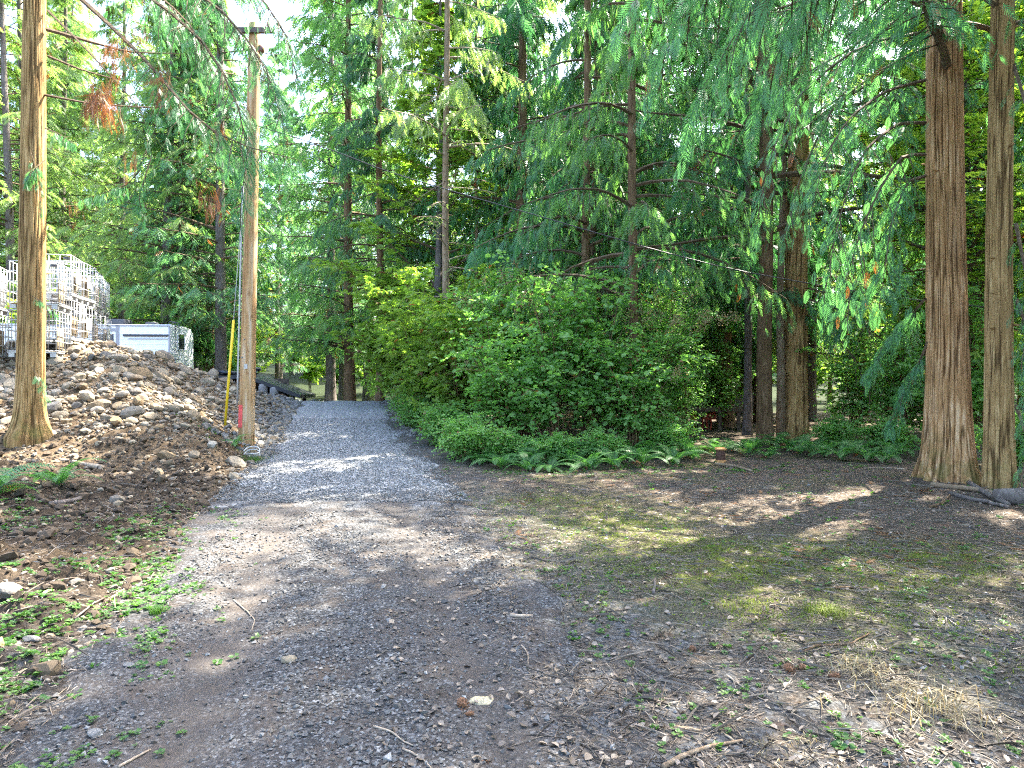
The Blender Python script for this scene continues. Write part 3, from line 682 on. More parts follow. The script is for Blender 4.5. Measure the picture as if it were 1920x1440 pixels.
vine = shrub('vine_maple', 13, 5.2, 4.0, 15, 12, 6, 5, .15, T_maple, 'maple_leaf', 'bark_dark')
spray = shrub('oceanspray_bush', 14, 4.4, 3.0, 15, 12, 8, 7, .075, T_leaf2, 'hazel_leaf', plume=60)
understory = shrub('vine_maple', 15, 5.5, 5.0, 10, 10, 7, 7, .22, T_leaf2, 'maple_leaf', 'bark_grey')
bramble = shrub('bramble_bush', 16, 1.1, 1.7, 16, 9, 6, 6, .075, T_leaf, 'hazel_leaf', rstem=.007)
broad = conifer('maple_tree', 17, 17, .18, 1.5, 4.8, T_maple, 60, 13, 6, 1.3, .30, .1, .15, 'bark_grey', 'maple_leaf', e0=(15, 50), bd=.1, up=0, flat=.9, trunk_kw=fast_far)

# ------------------------------------------------------------------ front trees
rg = np.random.default_rng(99)
def hero_tree(name, x, y, H, r0, bark, label, lean=(0, 0), tk={}, seed=1):
    rng = np.random.default_rng(seed); root = empty(name, (x, y, hz(x, y) - .02)); tag(root, label, 'tree')
    kid(trunk_mesh('trunk', M[bark], H, r0, rng, lean, **tk), root); return root, rng
def crown_of(root, items):
    mb = MB()
    for it in items: foliate(mb, *it[0], **it[1])
    cr = mb.build('crown', [M['twig'], M['cedar_leaf'], M['dead_leaf']]); cr['kind'] = 'stuff'; kid(cr, root); return cr
def local(pts, root): return np.asarray(pts) - np.array(root.location)[None]
def resample(pts, n=10):
    pts = np.asarray(pts, float); d = np.r_[0, np.cumsum(np.linalg.norm(np.diff(pts, axis=0), axis=1))]
    # smooth by Catmull-like interpolation
    t = np.linspace(0, d[-1], n * 3); q = np.stack([np.interp(t, d, pts[:, k]) for k in range(3)], -1)
    for _ in range(3): q[1:-1] = (q[:-2] + q[1:-1] * 2 + q[2:]) / 4
    idx = np.linspace(0, len(q) - 1, n).astype(int); return q[idx]

hero_tk = dict(sides=220, rings=170, flare=.55, flare_h=.55, lobes=5, lobeamp=.22, disp=.03, stubs=10, wob=.02, top=.3)
# big cedar, right
X17 = P(1778, 900, 11.5)
c17, r17 = hero_tree('cedar_tree', X17[0], 11.5, 24, .315, 'bark_cedar', 'thickest cedar on the right, with a fluted root-flared base and stringy reddish bark', lean=(-.006, 0), tk=hero_tk, seed=171)
# companion trunk at right edge
X18 = P(1876, 915, 10.7)
c18, r18 = hero_tree('cedar_tree', X18[0], 10.7, 22, .195, 'bark_gold', 'slimmer straight cedar at the right edge, just right of the thick fluted cedar', lean=(.002, 0), tk=dict(hero_tk, lobes=4, lobeamp=.05, flare=.25, disp=.02), seed=181)
# left cedar
c1, r1 = hero_tree('cedar_tree', P(54, 820, 13)[0], 13.0, 23, .235, 'bark_gold', 'straight brown cedar trunk at the left, standing at the foot of the cobble bank', lean=(.016, 0), tk=dict(hero_tk, sides=150, rings=150, lobes=4, lobeamp=.06, flare=.75, flare_h=.28, disp=.018), seed=11)

def hero_crown(root, rng, z0, z1, B, Lm, extra=(), T=T_cedar_mid, dens=1.0, **kw):
    BP, Ln = radial(rng, B, z0, z1, lambda z: Lm * (1 - .6 * np.clip((z - z0) / (z1 - z0), 0, 1)), (5, 30), .5, .25)
    items = [((BP, .014 + .012 * Ln, rng, T), dict(K=16, Mf=6, twig=1.0, frond=.40, droop=.6, hang=.65, flat=.3, varb=.5, deadf=.015, **kw))]
    for pts, kwx in extra:
        bp = np.stack([resample(local(p, root)) for p in pts]); items.append(((bp, np.full(len(bp), kwx.pop('r', .03)), rng, kwx.pop('T', T_cedar_hi)), kwx))
    return crown_of(root, items)

hi = lambda **k: dict(dict(K=26, Mf=5, twig=.66, frond=.30, droop=.7, hang=.7, flat=.25, varb=.5, t0=.12, deadf=.01), **k)
# boughs hanging to the left of the thick cedar
e17 = [([P(1735, 150, 11.3), P(1660, 170, 10.6), P(1590, 220, 10), P(1545, 300, 9.8), P(1520, 400, 9.8)],
        [P(1735, 230, 11.3), P(1680, 230, 10.8), P(1610, 290, 10.4), P(1570, 420, 10.2), P(1545, 560, 10.2)],
        [P(1735, 290, 11.4), P(1690, 290, 11), P(1640, 370, 10.8), P(1600, 470, 10.7), P(1590, 590, 10.6)],
        [P(1735, 330, 11.4), P(1700, 340, 11), P(1670, 420, 10.8), P(1660, 500, 10.7), P(1650, 560, 10.6)],
        [P(1740, 640, 11.6), P(1715, 700, 11.9), P(1690, 740, 12), P(1670, 790, 12)],
        [P(1735, 560, 11.6), P(1700, 600, 12.2), P(1660, 640, 12.5), P(1630, 700, 12.6)],
        [P(1735, 60, 11.3), P(1620, 80, 11.0), P(1500, 170, 10.8), P(1440, 300, 10.6), P(1420, 420, 10.6)],
        [P(1735, 90, 11.3), P(1650, 130, 12.0), P(1560, 200, 12.5), P(1500, 330, 12.6), P(1470, 450, 12.6)])]
e17 = [([q + [] if False else q for q in e17[0]], hi())]
for q in [e17]: pass
def same_len(L): return [resample(np.array(p), 10) for p in L]
hero_crown(c17, r17, 6.6, 23.5, 46, 4.3, [(e17[0][0], hi())])
hero_crown(c18, r18, 7.0, 21.5, 40, 3.2, [([[P(1900, 120, 10.6), P(1925, 200, 10.1), P(1945, 330, 9.9), P(1935, 450, 9.8)], [P(1905, 420, 10.6), P(1925, 520, 10.2), P(1930, 600, 10.0), P(1915, 680, 9.9)], [P(1905, 760, 10.6), P(1930, 830, 10.2), P(1915, 900, 10.0), P(1900, 950, 9.9)], [P(1905, 560, 10.6), P(1935, 640, 10.4), P(1935, 760, 10.2), P(1920, 830, 10.1)]], hi(K=13, Mf=4, twig=.40, frond=.22))])
# left cedar: bare lower limbs and a big drooping bough with green sprays
e1a = [[P(132, -20, 12.9), P(220, 60, 12.4), P(290, 130, 11.8), P(345, 200, 11.4), P(400, 250, 11.2), P(480, 283, 11.0), P(560, 300, 10.9)],
       [P(120, -120, 12.9), P(300, -60, 12), P(420, 20, 11.4), P(500, 120, 11.1), P(530, 230, 11)],
       [P(120, -80, 12.9), P(260, -20, 12.2), P(370, 60, 11.7), P(440, 170, 11.3), P(470, 290, 11.2), P(450, 400, 11.2)],
       [P(110, -160, 12.9), P(330, -110, 12.2), P(470, -30, 11.8), P(540, 60, 11.6), P(560, 160, 11.5)],
       [P(100, -100, 12.9), P(200, -60, 12.6), P(300, -10, 12.4), P(370, 60, 12.3), P(400, 140, 12.2)]]
e1b = [[P(88, 55, 13), P(140, 70, 12.9), P(240, 98, 12.8), P(345, 101, 12.7)]]
e1c = [[P(84, 178, 13), P(160, 193, 12.8), P(280, 203, 12.5), P(380, 192, 12.3), P(425, 165, 12.2), P(440, 130, 12.1)],
       [P(90, 20, 13), P(160, 90, 12.6), P(215, 150, 12.4), P(270, 210, 12.2), P(285, 270, 12.1), P(262, 320, 12.0), P(235, 345, 12)],
       [P(90, 105, 13), P(150, 130, 12.9), P(220, 150, 12.8), P(300, 155, 12.8)]]
hero_crown(c1, r1, 9.5, 22, 44, 3.4, [
    (e1a, hi(K=44, Mf=6, twig=.75, frond=.28, t0=.38, r=.045)),
    (e1b, dict(T=T_cedar_lo, K=3, Mf=1, twig=.2, frond=.05, r=.04, mat_leaf=0)),
    (e1c, dict(T=T_cedar_lo, K=8, Mf=1, twig=.35, frond=.04, r=.024, mat_leaf=0)),
    ([[P(262, 320, 12), P(240, 345, 12), P(200, 360, 11.9), P(150, 375, 11.9)], [P(285, 290, 12), P(260, 370, 11.9), P(270, 420, 11.9)], [P(84, 240, 12.9), P(110, 250, 12.7), P(140, 270, 12.6)], [P(84, 300, 12.9), P(60, 320, 12.6), P(50, 340, 12.5)]], hi(K=14, Mf=6, twig=.35, frond=.18, t0=.3, r=.012)),
    ([[P(60, 555, 12.8), P(78, 565, 12.5), P(110, 590, 12.4)], [P(60, 690, 12.8), P(78, 715, 12.5), P(85, 760, 12.5)], [P(58, 285, 12.8), P(75, 340, 12.5), P(78, 410, 12.5)]], hi(K=9, Mf=5, twig=.22, frond=.13, t0=.2, r=.006))])
# dead brown sprays on the bough
mb = MB()
for (u, v, y, n_, l) in [(183, 170, 12.3, 34, .5), (192, 190, 12.2, 22, .4), (170, 205, 12.3, 18, .35), (210, 85, 12.5, 16, .4), (235, 90, 12.4, 14, .35), (262, 60, 12.2, 16, .3), (300, 130, 11.8, 16, .35), (305, 160, 11.7, 14, .35), (215, 140, 12.3, 14, .35), (395, 365, 11.2, 16, .4), (402, 235, 11.2, 8, .3), (250, 300, 12, 10, .3), (150, 385, 11.9, 14, .2), (410, 375, 11.2, 8, .3), (220, 210, 12.2, 10, .3)]:
    O = P(u, v, y)[None] + rg.normal(0, 1, (n_, 3)) * np.array([.09, .09, .12]); D = rg.normal(0, .25, (n_, 3)) - UP
    inst(mb, T_cedar_hi, O, D, rg.normal(size=(n_, 3)), l * (.6 + .6 * rg.random(n_)), rg.random(n_), wide=.45)
dl = mb.build('dead_foliage', M['dead_leaf']); dl['kind'] = 'stuff'; dl.data.transform(Matrix.Translation(-c1.location)); kid(dl, c1); dl['label'] = 'brown dead sprays hanging from the lower bough'

# group of trunks right of centre
X16 = P(1487, 825, 19.8)
t16, r16 = hero_tree('cedar_tree', X16[0], 19.8, 29, .34, 'bark_gold', 'stout straight trunk right of centre, joined at its foot by a thin pale stem', lean=(.022, 0), tk=dict(sides=40, rings=70, flare=.25, disp=.02, stubs=16, lobes=4, lobeamp=.04, top=.3), seed=161)
st_ = MB(); tube([(-.42, -.15, -.3), (-.40, -.15, 1.5), (-.42, -.12, 4), (-.30, -.1, 8), (-.2, 0, 12)], [.14, .12, .10, .08, .03], 14, mb=st_); kid(st_.build('side_stem', M['bark_tan'], smooth=True), t16)
BPx = [[P(1520, 110, 19.5), P(1580, 130, 18.6), P(1660, 150, 18), P(1700, 210, 17.6)], [P(1520, 160, 19.5), P(1440, 170, 18.5), P(1380, 250, 18), P(1370, 350, 17.8)], [P(1520, 250, 19.5), P(1570, 260, 18.8), P(1620, 330, 18.3), P(1640, 450, 18)],
       [P(1510, 40, 19.5), P(1430, 60, 18.4), P(1350, 120, 18), P(1330, 260, 17.8)], [P(1510, 330, 19.5), P(1440, 330, 18.8), P(1400, 420, 18.5), P(1390, 520, 18.3)], [P(1515, 400, 19.5), P(1560, 420, 18.6), P(1590, 520, 18.3), P(1580, 620, 18.1)]]
dead16 = [[P(1515, 590, 19.6), P(1580, 640, 18.6), P(1630, 720, 18.0), P(1665, 765, 17.6)], [P(1515, 560, 19.6), P(1600, 590, 18.9), P(1680, 660, 18.3), P(1750, 740, 18)], [P(1515, 660, 19.6), P(1545, 662, 19), P(1575, 662, 18.7)], [P(1515, 540, 19.6), P(1590, 560, 18.6), P(1640, 640, 18.0), P(1700, 690, 17.6)], [P(1480, 585, 19.6), P(1450, 570, 19), P(1420, 575, 18.6)],[P(1515, 200, 19.6), P(1600, 130, 18), P(1690, 60, 17), P(1760, 0, 16)]]
hero_crown(t16, r16, 7.2, 28.5, 62, 5.2, [(BPx, hi(K=26, Mf=7, twig=.9, frond=.36)), (dead16, dict(T=T_cedar_lo, K=14, Mf=1, twig=.9, frond=.04, r=.028, mat_leaf=0, droop=.3, hang=.2))])
t14, r14 = hero_tree('fir_tree', P(1440, 830, 18.6)[0], 18.6, 29, .20, 'bark_dark', 'dark furrowed leaning trunk just left of the stout pale-barked trunk', lean=(-.016, 0), tk=dict(sides=30, rings=60, flare=.3, disp=.02, stubs=8, wob=.06, top=.4), seed=141)
hero_crown(t14, r14, 5.0, 28.5, 76, 5.4)
t19, r19 = hero_tree('hemlock_tree', P(1402, 815, 21.5)[0], 21.5, 22, .13, 'bark_grey', 'thin grey trunk behind the dark furrowed trunk, left of it', tk=dict(sides=16, rings=40, stubs=6), seed=191)
hero_crown(t19, r19, 4.0, 21, 44, 3.2)
t9, r9 = hero_tree('hemlock_tree', P(837, 740, 22)[0], 22, 21, .125, 'bark_tan', 'slender pale sunlit trunk with dead side branches rising out of the bushes', lean=(0, 0), tk=dict(sides=20, rings=60, stubs=20, flare=.2, top=.5, wob=.03), seed=91)
BP, Ln = radial(r9, 26, 4.0, 11.5, lambda z: 2.0 + 0 * z, (-10, 20), .15, 0, P_=6)
mbx = MB(); foliate(mbx, BP, .012 + .006 * Ln, r9, T_fir_lo, 10, 2, .45, .14, .3, .2, mat_leaf=1)
BP, Ln = radial(r9, 34, 9.0, 20.8, lambda z: 3.0 - .15 * (z - 9), (0, 20), .4, .1); foliate(mbx, BP, .01 + .01 * Ln, r9, T_fir_lo, 16, 6, .8, .36, .8, .9, flat=.3, varb=.4)
cr = kid(mbx.build('crown', [M['stick'], M['pale_leaf']]), t9); cr['kind'] = 'stuff'
for (u, v, y, r0, H, bk, lab, pr, sd_) in [
    (893, 740, 27, .08, 20, 'bark_tan', 'very thin pale trunk just right of the slender sunlit trunk', 'hemlock_leaf', 31),
    (1187, 760, 16.9, .125, 23, 'bark_dark', 'brown trunk behind the hazel bush, hung with long drooping branches', 'hemlock_leaf', 32),
    (1100, 750, 20.2, .14, 24, 'bark_dark', 'dark straight trunk half hidden behind drooping green boughs above the hazel', 'cedar_leaf', 33),
    (712, 757, 27.5, .16, 22, 'bark_dark', 'dark trunk beside the right edge of the drive near its crest', 'fir_leaf', 34)]:
    o_, r_ = hero_tree('hemlock_tree', (u - 960) / 1300 * y, y, H, r0, bk, lab, tk=dict(sides=16, rings=50, stubs=14, top=.4), seed=sd_)
    z0 = 5.5 if u == 712 else (8 if u == 893 else 3.2)
    BP, Ln = radial(r_, 70 if u != 893 else 40, z0, H * .97, lambda z: (3.9 if u > 1000 else 2.6) * (1 - .75 * np.clip((z - z0) / (H - z0), 0, 1)), (5, 35), .5, .05)
    mbx = MB(); foliate(mbx, BP, .014 + .011 * Ln, r_, T_cedar_lo, 14, 6, .85, .36, .85, .9, flat=.3, varb=.4)
    cr = kid(mbx.build('crown', [M['twig'], M[pr], M['dead_leaf']]), o_); cr['kind'] = 'stuff'

# cedar whose boughs hang over the clearing from above (its trunk stands outside the picture to the right)
eo = [[(6.0, 5.2, 8.2), P(1560, -160, 7.4), P(1440, -40, 7.6), P(1380, 60, 7.8), P(1330, 150, 8.0), P(1290, 230, 8.1)],
      [(6.0, 5.2, 8.6), P(1500, -200, 7.2), P(1360, -80, 7.6), P(1270, 30, 7.9), P(1225, 130, 8.1)],
      [(6.0, 5.2, 7.9), P(1600, -120, 7.6), P(1520, -20, 7.9), P(1460, 90, 8.1), P(1420, 190, 8.2)],
      [(6.0, 5.2, 9.0), P(1460, -260, 7.6), P(1330, -140, 8.0), P(1220, -40, 8.3), P(1160, 40, 8.5)],
      [(6.0, 5.2, 8.8), P(1640, -180, 8.4), P(1560, -60, 8.8), P(1490, 60, 9.1), P(1455, 160, 9.3)]]
c20, r20 = hero_tree('cedar_tree', 6.6, 4.2, 22, .26, 'bark_cedar', 'cedar beyond the right edge whose feathery boughs hang into the top right of the picture', tk=dict(sides=24, rings=40, stubs=4, disp=.02), seed=201)
hero_crown(c20, r20, 9.8, 21, 26, 3.2, [(eo, hi(K=30, Mf=6, twig=.80, frond=.36, t0=.42, r=.035))])

c21, r21 = hero_tree('hemlock_tree', 9.3, 8.0, 23, .2, 'bark_dark', 'added hemlock outside the right edge that shades the lower right of the clearing', tk=dict(sides=20, rings=40, stubs=4, disp=.02), seed=211)  # unseen tree added so its crown shades the near right ground
hero_crown(c21, r21, 7.0, 22, 46, 3.9)
# ------------------------------------------------------------------ forest
rf = np.random.default_rng(2024)
taken = [(X17[0], 11.5), (X18[0], 10.7), (X16[0], 19.8)]
def lab_zone(x, y, kind):
    u = 960 + 1300 * x / y if y > 1 else 9999
    if y < 9 or u < -60 or u > 1990: return f'{kind} outside the picture that shades the clearing', f'{kind}s shading the clearing from outside the picture'
    z = next(w for lim, w in UZ if u < lim); far = 'near' if y < 34 else ('middle' if y < 50 else 'far')
    return f'tall {kind} of the {far} forest {z}', f'{far} {kind}s {z}'
specific = [(308, 33, firC, .17), (343, 34, firB, .12), (393, 36, cedA, .15), (414, 32.5, firA, .17), (655, 31, firB, .1), (620, 40, firA, .15), (640, 44, firA, .15)]
forest = []
for (u, y, pr, _) in specific: forest.append(((u - 960) / 1300 * y, y, pr))
def ok(x, y, dmin):
    return all((x - a) ** 2 + (y - b) ** 2 > dmin ** 2 for a, b, *_ in forest)
tries = 0
while len(forest) < 100 and tries < 6000:
    tries += 1
    y = rf.uniform(26, 92); x = rf.uniform(-.86, .80) * (y + 6)
    u = 960 + 1300 * x / y
    if y < 36 and u < 700 and x > -30: continue          # yard and drive
    if x < -8 and y < 34: continue
    if abs(x - float(road_cx(y))) < 3.2 and y < 50: continue
    if y < 44 and 520 < u < 640 : continue
    if not ok(x, y, 3.4 if y > 40 else 3.0): continue
    w_ = rf.random()
    if u < 430: pr = firC if w_ < .5 else (firA if w_ < .8 else broad)
    elif u < 760: pr = firA if w_ < .45 else (firB if w_ < .7 else firC)
    elif u < 1330: pr = hemA if w_ < .35 else (firC if w_ < .6 else (cedA if w_ < .8 else broad))
    else: pr = cedA if w_ < .35 else (hemA if w_ < .6 else broad)
    forest.append((x, y, pr))
# right-hand wood between the named trunks
for (x, y, pr) in [(11.8, 18.5, broad), (14.5, 22, broad), (5.0, 24.5, hemA), (2.6, 23, hemA), (12.5, 29, firC), (20, 27, cedA), (17.5, 19, cedA), (16, 23.5, hemA), (0.3, 26, cedA), (8, 26, cedA)]:
    forest.append((x, y, pr))
# sun side, out of the picture, and a few behind the camera
for (x, y, pr) in [(13, 11, cedA), (17, 14, firA), (12, 5, hemA), (19, 8, cedA), (15, -1, firB), (24, 15, firC), (-14, 2, firA), (-12, -8, cedA), (3, -12, firB), (12, -9, cedA), (-17, 9, hemA)]:
    forest.append((x, y, pr))
KN = {firA: 'fir', firB: 'fir', firC: 'fir', cedA: 'cedar', hemA: 'hemlock', broad: 'broadleaf maple'}
for (x, y, pr) in forest:
    kind = KN[pr]; lab, grp = lab_zone(x, y, kind); s = rf.uniform(.85, 1.15)
    place(pr, x, y, rf.uniform(0, 6.28), s, lab, 'tree', grp)
for q in range(26):   # the yard side is denser and paler
    y = rf.uniform(37, 70); x = -y * rf.uniform(.35, .78)
    if all((x - a) ** 2 + (y - b) ** 2 > 6 for a, b, *_ in forest):
        pr = [firC, broad, firC, hemA][q % 4]; forest.append((x, y, pr)); lab, grp = lab_zone(x, y, KN[pr]); place(pr, x, y, rf.uniform(0, 6.28), rf.uniform(.8, 1.1), lab, 'tree', grp)
# understorey
und = []
tries = 0
while len(und) < 80 and tries < 5000:
    tries += 1; y = rf.uniform(27, 85); x = rf.uniform(-.8, .8) * y; u = 960 + 1300 * x / y
    if y < 33 and u < 720: continue
    if abs(x - float(road_cx(y))) < 2.6: continue
    if not all((x - a) ** 2 + (y - b) ** 2 > 6.5 for a, b in und): continue
    und.append((x, y))
for (x, y) in und:
    u = 960 + 1300 * x / y
    zn = next(w for lim, w in UZ if u < lim); fr_ = 'near' if y < 45 else 'far'
    place(understory, x, y, rf.uniform(0, 6.28), rf.uniform(.7, 1.15), f'{fr_} understorey vine maple {zn}', 'shrub', f'{fr_} understorey vine maples {zn}')

# thicket right of the drive
for (pr, u, y, s, lab) in [
    (hazel, 1040, 15.6, 1.0, 'tallest leafy hazel bush in the middle of the thicket, dark stems showing'),
    (hazel2, 945, 16.4, .95, 'hazel bush at the left front of the thicket, next to the drive'),
    (hazel, 1130, 16.2, 1.0, 'hazel bush right of the tallest one, in front of the drooping boughs'),
    (hazel2, 1190, 15.6, .78, 'low hazel bush at the right front of the thicket above the ferns'),
    (hazel2, 985, 18.5, 1.1, 'hazel bush deeper in the thicket behind the two front ones'),
    (spray, 1225, 17.3, .95, 'bush with tan dried flower plumes at the right end of the thicket'),
    (spray, 1280, 17.8, .9, 'second plumed bush, furthest right in the thicket beside the dark shelter'),
    (spray, 945, 18.8, 1.1, 'plumed bush rising behind the thicket near the slender pale trunk'),
    (vine, 800, 20.5, 1.0, 'yellow-green vine maple behind the bend of the drive edge'),
    (vine, 862, 18.6, .95, 'sunlit vine maple between the slender pale trunk and the hazels'),
    (vine, 752, 24.5, 1.05, 'yellow-green vine maple furthest left in the thicket, by the crest'),
    (vine, 900, 22.5, 1.1, 'vine maple at the back of the thicket right of the pale trunk'),
    (vine, 770, 28, 1.1, 'vine maple past the crest beside the dark trunk'),
    (hazel, 1330, 24.5, 1.0, 'hazel bush in the gloom around the dark shelter'),
    (hazel2, 1600, 20, .9, 'hazel bush in shade right of the stout trunk'),
    (hazel, 1690, 17.5, .9, 'hazel bush in shade left of the thick fluted cedar'),
    (hazel, 1830, 17, 1.0, 'shaded bush seen between the two right-hand cedars')]:
    place(pr, (u - 960) / 1300 * y, y, rf.uniform(0, 6.28), s, lab, 'shrub', 'bushes of the thicket and wood edge')
for k, (u, y, s, lab) in enumerate([
    (870, 14.2, .8, 'bramble at the left foot of the thicket by the drive'), (960, 14.2, .6, 'bramble under the front hazel, left part'), (1040, 14.0, .55, 'bramble under the front hazel, centre'), (1130, 14.3, .6, 'bramble under the front hazel, right part'),
    (835, 16.5, .9, 'bramble on the slope beside the drive'), (790, 19.5, .9, 'bramble near the upper drive edge'), (1560, 17.2, .7, 'bramble among ferns right of the stout trunk'), (1660, 16.0, .7, 'bramble left of the fluted cedar'), (1240, 15.5, .8, 'bramble behind the ferns left of the rusty post'), (765, 22.5, .9, 'bramble by the riprap at the crest'), (1900, 13.5, .9, 'bramble at the far right edge')]):
    place(bramble, (u - 960) / 1300 * y, y, rf.uniform(0, 6.28), s, lab, 'bush', 'brambles along the wood edge')

# ------------------------------------------------------------------ ferns
def fern_frond(seed, mname='fern_leaf'):
    rng = np.random.default_rng(seed); mb = MB(); n = 22; L = 1.0
    s = np.linspace(0, 1, 10); arch = np.stack([0 * s, .18 + 0 * s, 0 * s], -1)
    ang = np.linspace(1.25, -.55 - rng.random() * .3, 10); p = [np.zeros(3)]
    for a in ang[:-1]: p.append(p[-1] + np.array([rng.normal(0, .004), math.cos(a), math.sin(a)]) * L / 9)
    p = np.array(p); tube(p, np.linspace(.006, .002, 10), 3, mb=mb, var=.2, cap=False)
    ts = np.linspace(.14, .99, n); O = np.stack([np.interp(ts, s, p[:, k]) for k in range(3)], -1); Tn = unit(np.gradient(O, axis=0))
    N = unit(np.cross(np.array([1., 0, 0])[None], Tn)); w_ = .17 * np.minimum(1, ts * 3.2) * (1 - ts ** 3) ** .8 + .012
    for sgn in (-1, 1):
        X = np.array([sgn, 0, 0])[None] * .95 + Tn * .28 - N * .12 * 1
        E = O + X * w_[:, None]; h = Tn * .019
        Mx = O + X * w_[:, None] * .45
        VV = np.stack([O - h * .4, Mx - h * .6, E, Mx + h * .9, O + h * .7], 1); nb = (np.arange(n) * 5)[:, None, None]
        mb.add(VV.reshape(-1, 3), (np.array([[0, 1, 3], [0, 3, 4], [1, 2, 3]])[None] + nb).reshape(-1, 3), np.repeat(.3 + .6 * rng.random(n), 3))
    o = mb.build('frond', M[mname]); me = o.data; bpy.data.objects.remove(o); return me
FM = [fern_frond(k) for k in range(4)]; FD_ = [fern_frond(9, 'dead_leaf')]
def fern(x, y, size, label, nf=11, group='sword ferns at the wood edge', dead=1, z=None, spread=(.55, 1.0)):
    root = empty('sword_fern', (x, y, (hz(x, y) if z is None else z))); tag(root, label, 'fern', group)
    for k in range(nf):
        o = bpy.data.objects.new('frond', FM[rf.integers(4)] if k >= dead else FD_[0]); C.objects.link(o); kid(o, root)
        a = 6.283 * (k + rf.uniform(-.3, .3)) / nf; o.rotation_euler = (rf.uniform(-.35, .25) - (.5 if k < dead else 0), rf.normal() * .15, a)
        s = size * rf.uniform(*spread); o.scale = (s, s, s)
    return root
ferns = [(1000, 13.7, .9), (960, 14.0, 1.0), (1045, 14.2, 1.0), (1120, 14.3, 1.0), (1340, 15.2, .9), (1610, 15.3, 1.0), (1660, 14.0, .8), (1480, 16.4, 1.0), (920, 14.6, 1.0), (1420, 16.6, 1.0), (780, 20.5, .9), (1075, 13.6, .9), (1105, 13.0, .85), (1150, 13.4, .9), (1205, 13.6, 1.0), (1262, 13.8, 1.05), (1300, 14.6, .95), (1180, 15, .9), (1400, 15.0, .85), (1440, 14.6, .6), (1385, 16, .9), (1500, 15.4, .9), (1545, 14.9, .95), (1580, 14.3, .85), (1530, 16.2, 1.0), (1630, 14.0, .8), (870, 14.9, .95), (905, 13.8, .9), (840, 16.0, 1.0), (940, 13.2, .85), (990, 12.9, .8), (1030, 12.7, .7), (815, 18.2, .9), (1680, 15.2, 1.0), (1340, 16, .9), (1460, 17.5, 1.0), (1290, 16.3, 1.0), (880, 16.8, 1.0), (1232, 14.9, .9)]
words_ = {0: 'at the foot of the hazels'}
def fern_label(u, y):
    if u < 860: w_ = 'beside the drive edge below the vine maples'
    elif u < 960: w_ = 'at the left foot of the hazel thicket'
    elif u < 1060: w_ = 'at the middle foot of the hazel thicket'
    elif u < 1160: w_ = 'under the right side of the tallest hazel'
    elif u < 1250: w_ = 'under the plumed bush'
    elif u < 1340: w_ = 'just left of the short rusty post'
    elif u < 1450: w_ = 'just right of the short rusty post'
    elif u < 1560: w_ = 'in front of the stout trunk'
    else: w_ = 'between the stout trunk and the fluted cedar'
    return ('front ' if y < 14.7 else 'rear ') + 'sword fern ' + w_, w_
for (u, y, s) in ferns:
    lab, w_ = fern_label(u, y); fern((u - 960) / 1300 * y, y, s * 1.0, lab, nf=12 if y < 15 else 9, group='sword ferns ' + w_)
fern(P(25, 930, 9.0)[0], 8.6, .95, 'large sword fern at the left edge in front of the fallen pole', nf=16, group=None)
fern(P(440, 830, 14.6)[0], 14.6, .55, 'small sunlit fern between the yellow guy guard and the utility pole', nf=12, group=None)
fern(P(-60, 950, 8)[0], 9.6, .9, 'sword fern behind the large one at the left edge', nf=12, group=None)

# ------------------------------------------------------------------ ground litter, moss, weeds, grass
needleT = (np.array([[-.5, 0, 0], [.5, 0, 0], [.5, 1, 0], [-.5, 1, 0], [0, .5, .04]], float), np.array([[0, 1, 4], [1, 2, 4], [2, 3, 4], [3, 0, 4]]))
def scatter_flat(name, T, x, y, S, wide, var, mname, label=None, cat=None, tilt=.12, lift=.004, onr=None, parent=None):
    mb = MB(); n = len(x); z = height(x, y) + lift + (np.where(np.maximum(*masks(x, y)) < -.15, .03, 0))
    a = R.random(n) * 6.28; D = np.stack([np.cos(a), np.sin(a), R.normal(0, tilt, n)], -1); N = R.normal(0, tilt, (n, 3)); N[:, 2] += 1
    inst(mb, T, np.stack([x, y, z], -1), D, N, S, var, wide=wide); o = mb.build(name, M[mname], parent); tag(o, label, cat, None, 'stuff'); return o
n = 90000; y = 2.5 + 11.5 * R.random(n) ** 1.35; x = -1 + (y * .75 + 2) * R.uniform(-.3, 1.1, n); L, Rr = masks(x, y)
k_ = (Rr > -.5) & (R.random(n) < .25 + .75 * sstep(.3, .6, fbm(x * 2, y * 2, 3, 88)) * sstep(-.8, .6, Rr)); x, y = x[k_], y[k_]; n = len(x)
S_ = np.minimum(np.exp(R.normal(-2.75, .6, n)), .3); scatter_flat('needle_litter', needleT, x, y, S_, (.0022 + .0024 * R.random(n)) / S_ * (1 + .08 * y), R.random(n) ** 1.5, 'litter', 'brown carpet of needles and fine twigs on the clearing', 'litter')
n = 16000; y = 2.6 + 11 * R.random(n) ** 1.2; x = R.uniform(-.8, -.1, n) * (y + 1.5); L, _ = masks(x, y); k_ = L > 0; x, y = x[k_], y[k_]; n = len(x)
S_ = np.minimum(np.exp(R.normal(-2.6, .5, n)), .35); scatter_flat('soil_twigs', needleT, x, y, S_, .004 / S_ * (1 + .06 * y), R.random(n), 'litter', 'fine twigs and roots in the dug soil on the left', 'litter', tilt=.25)
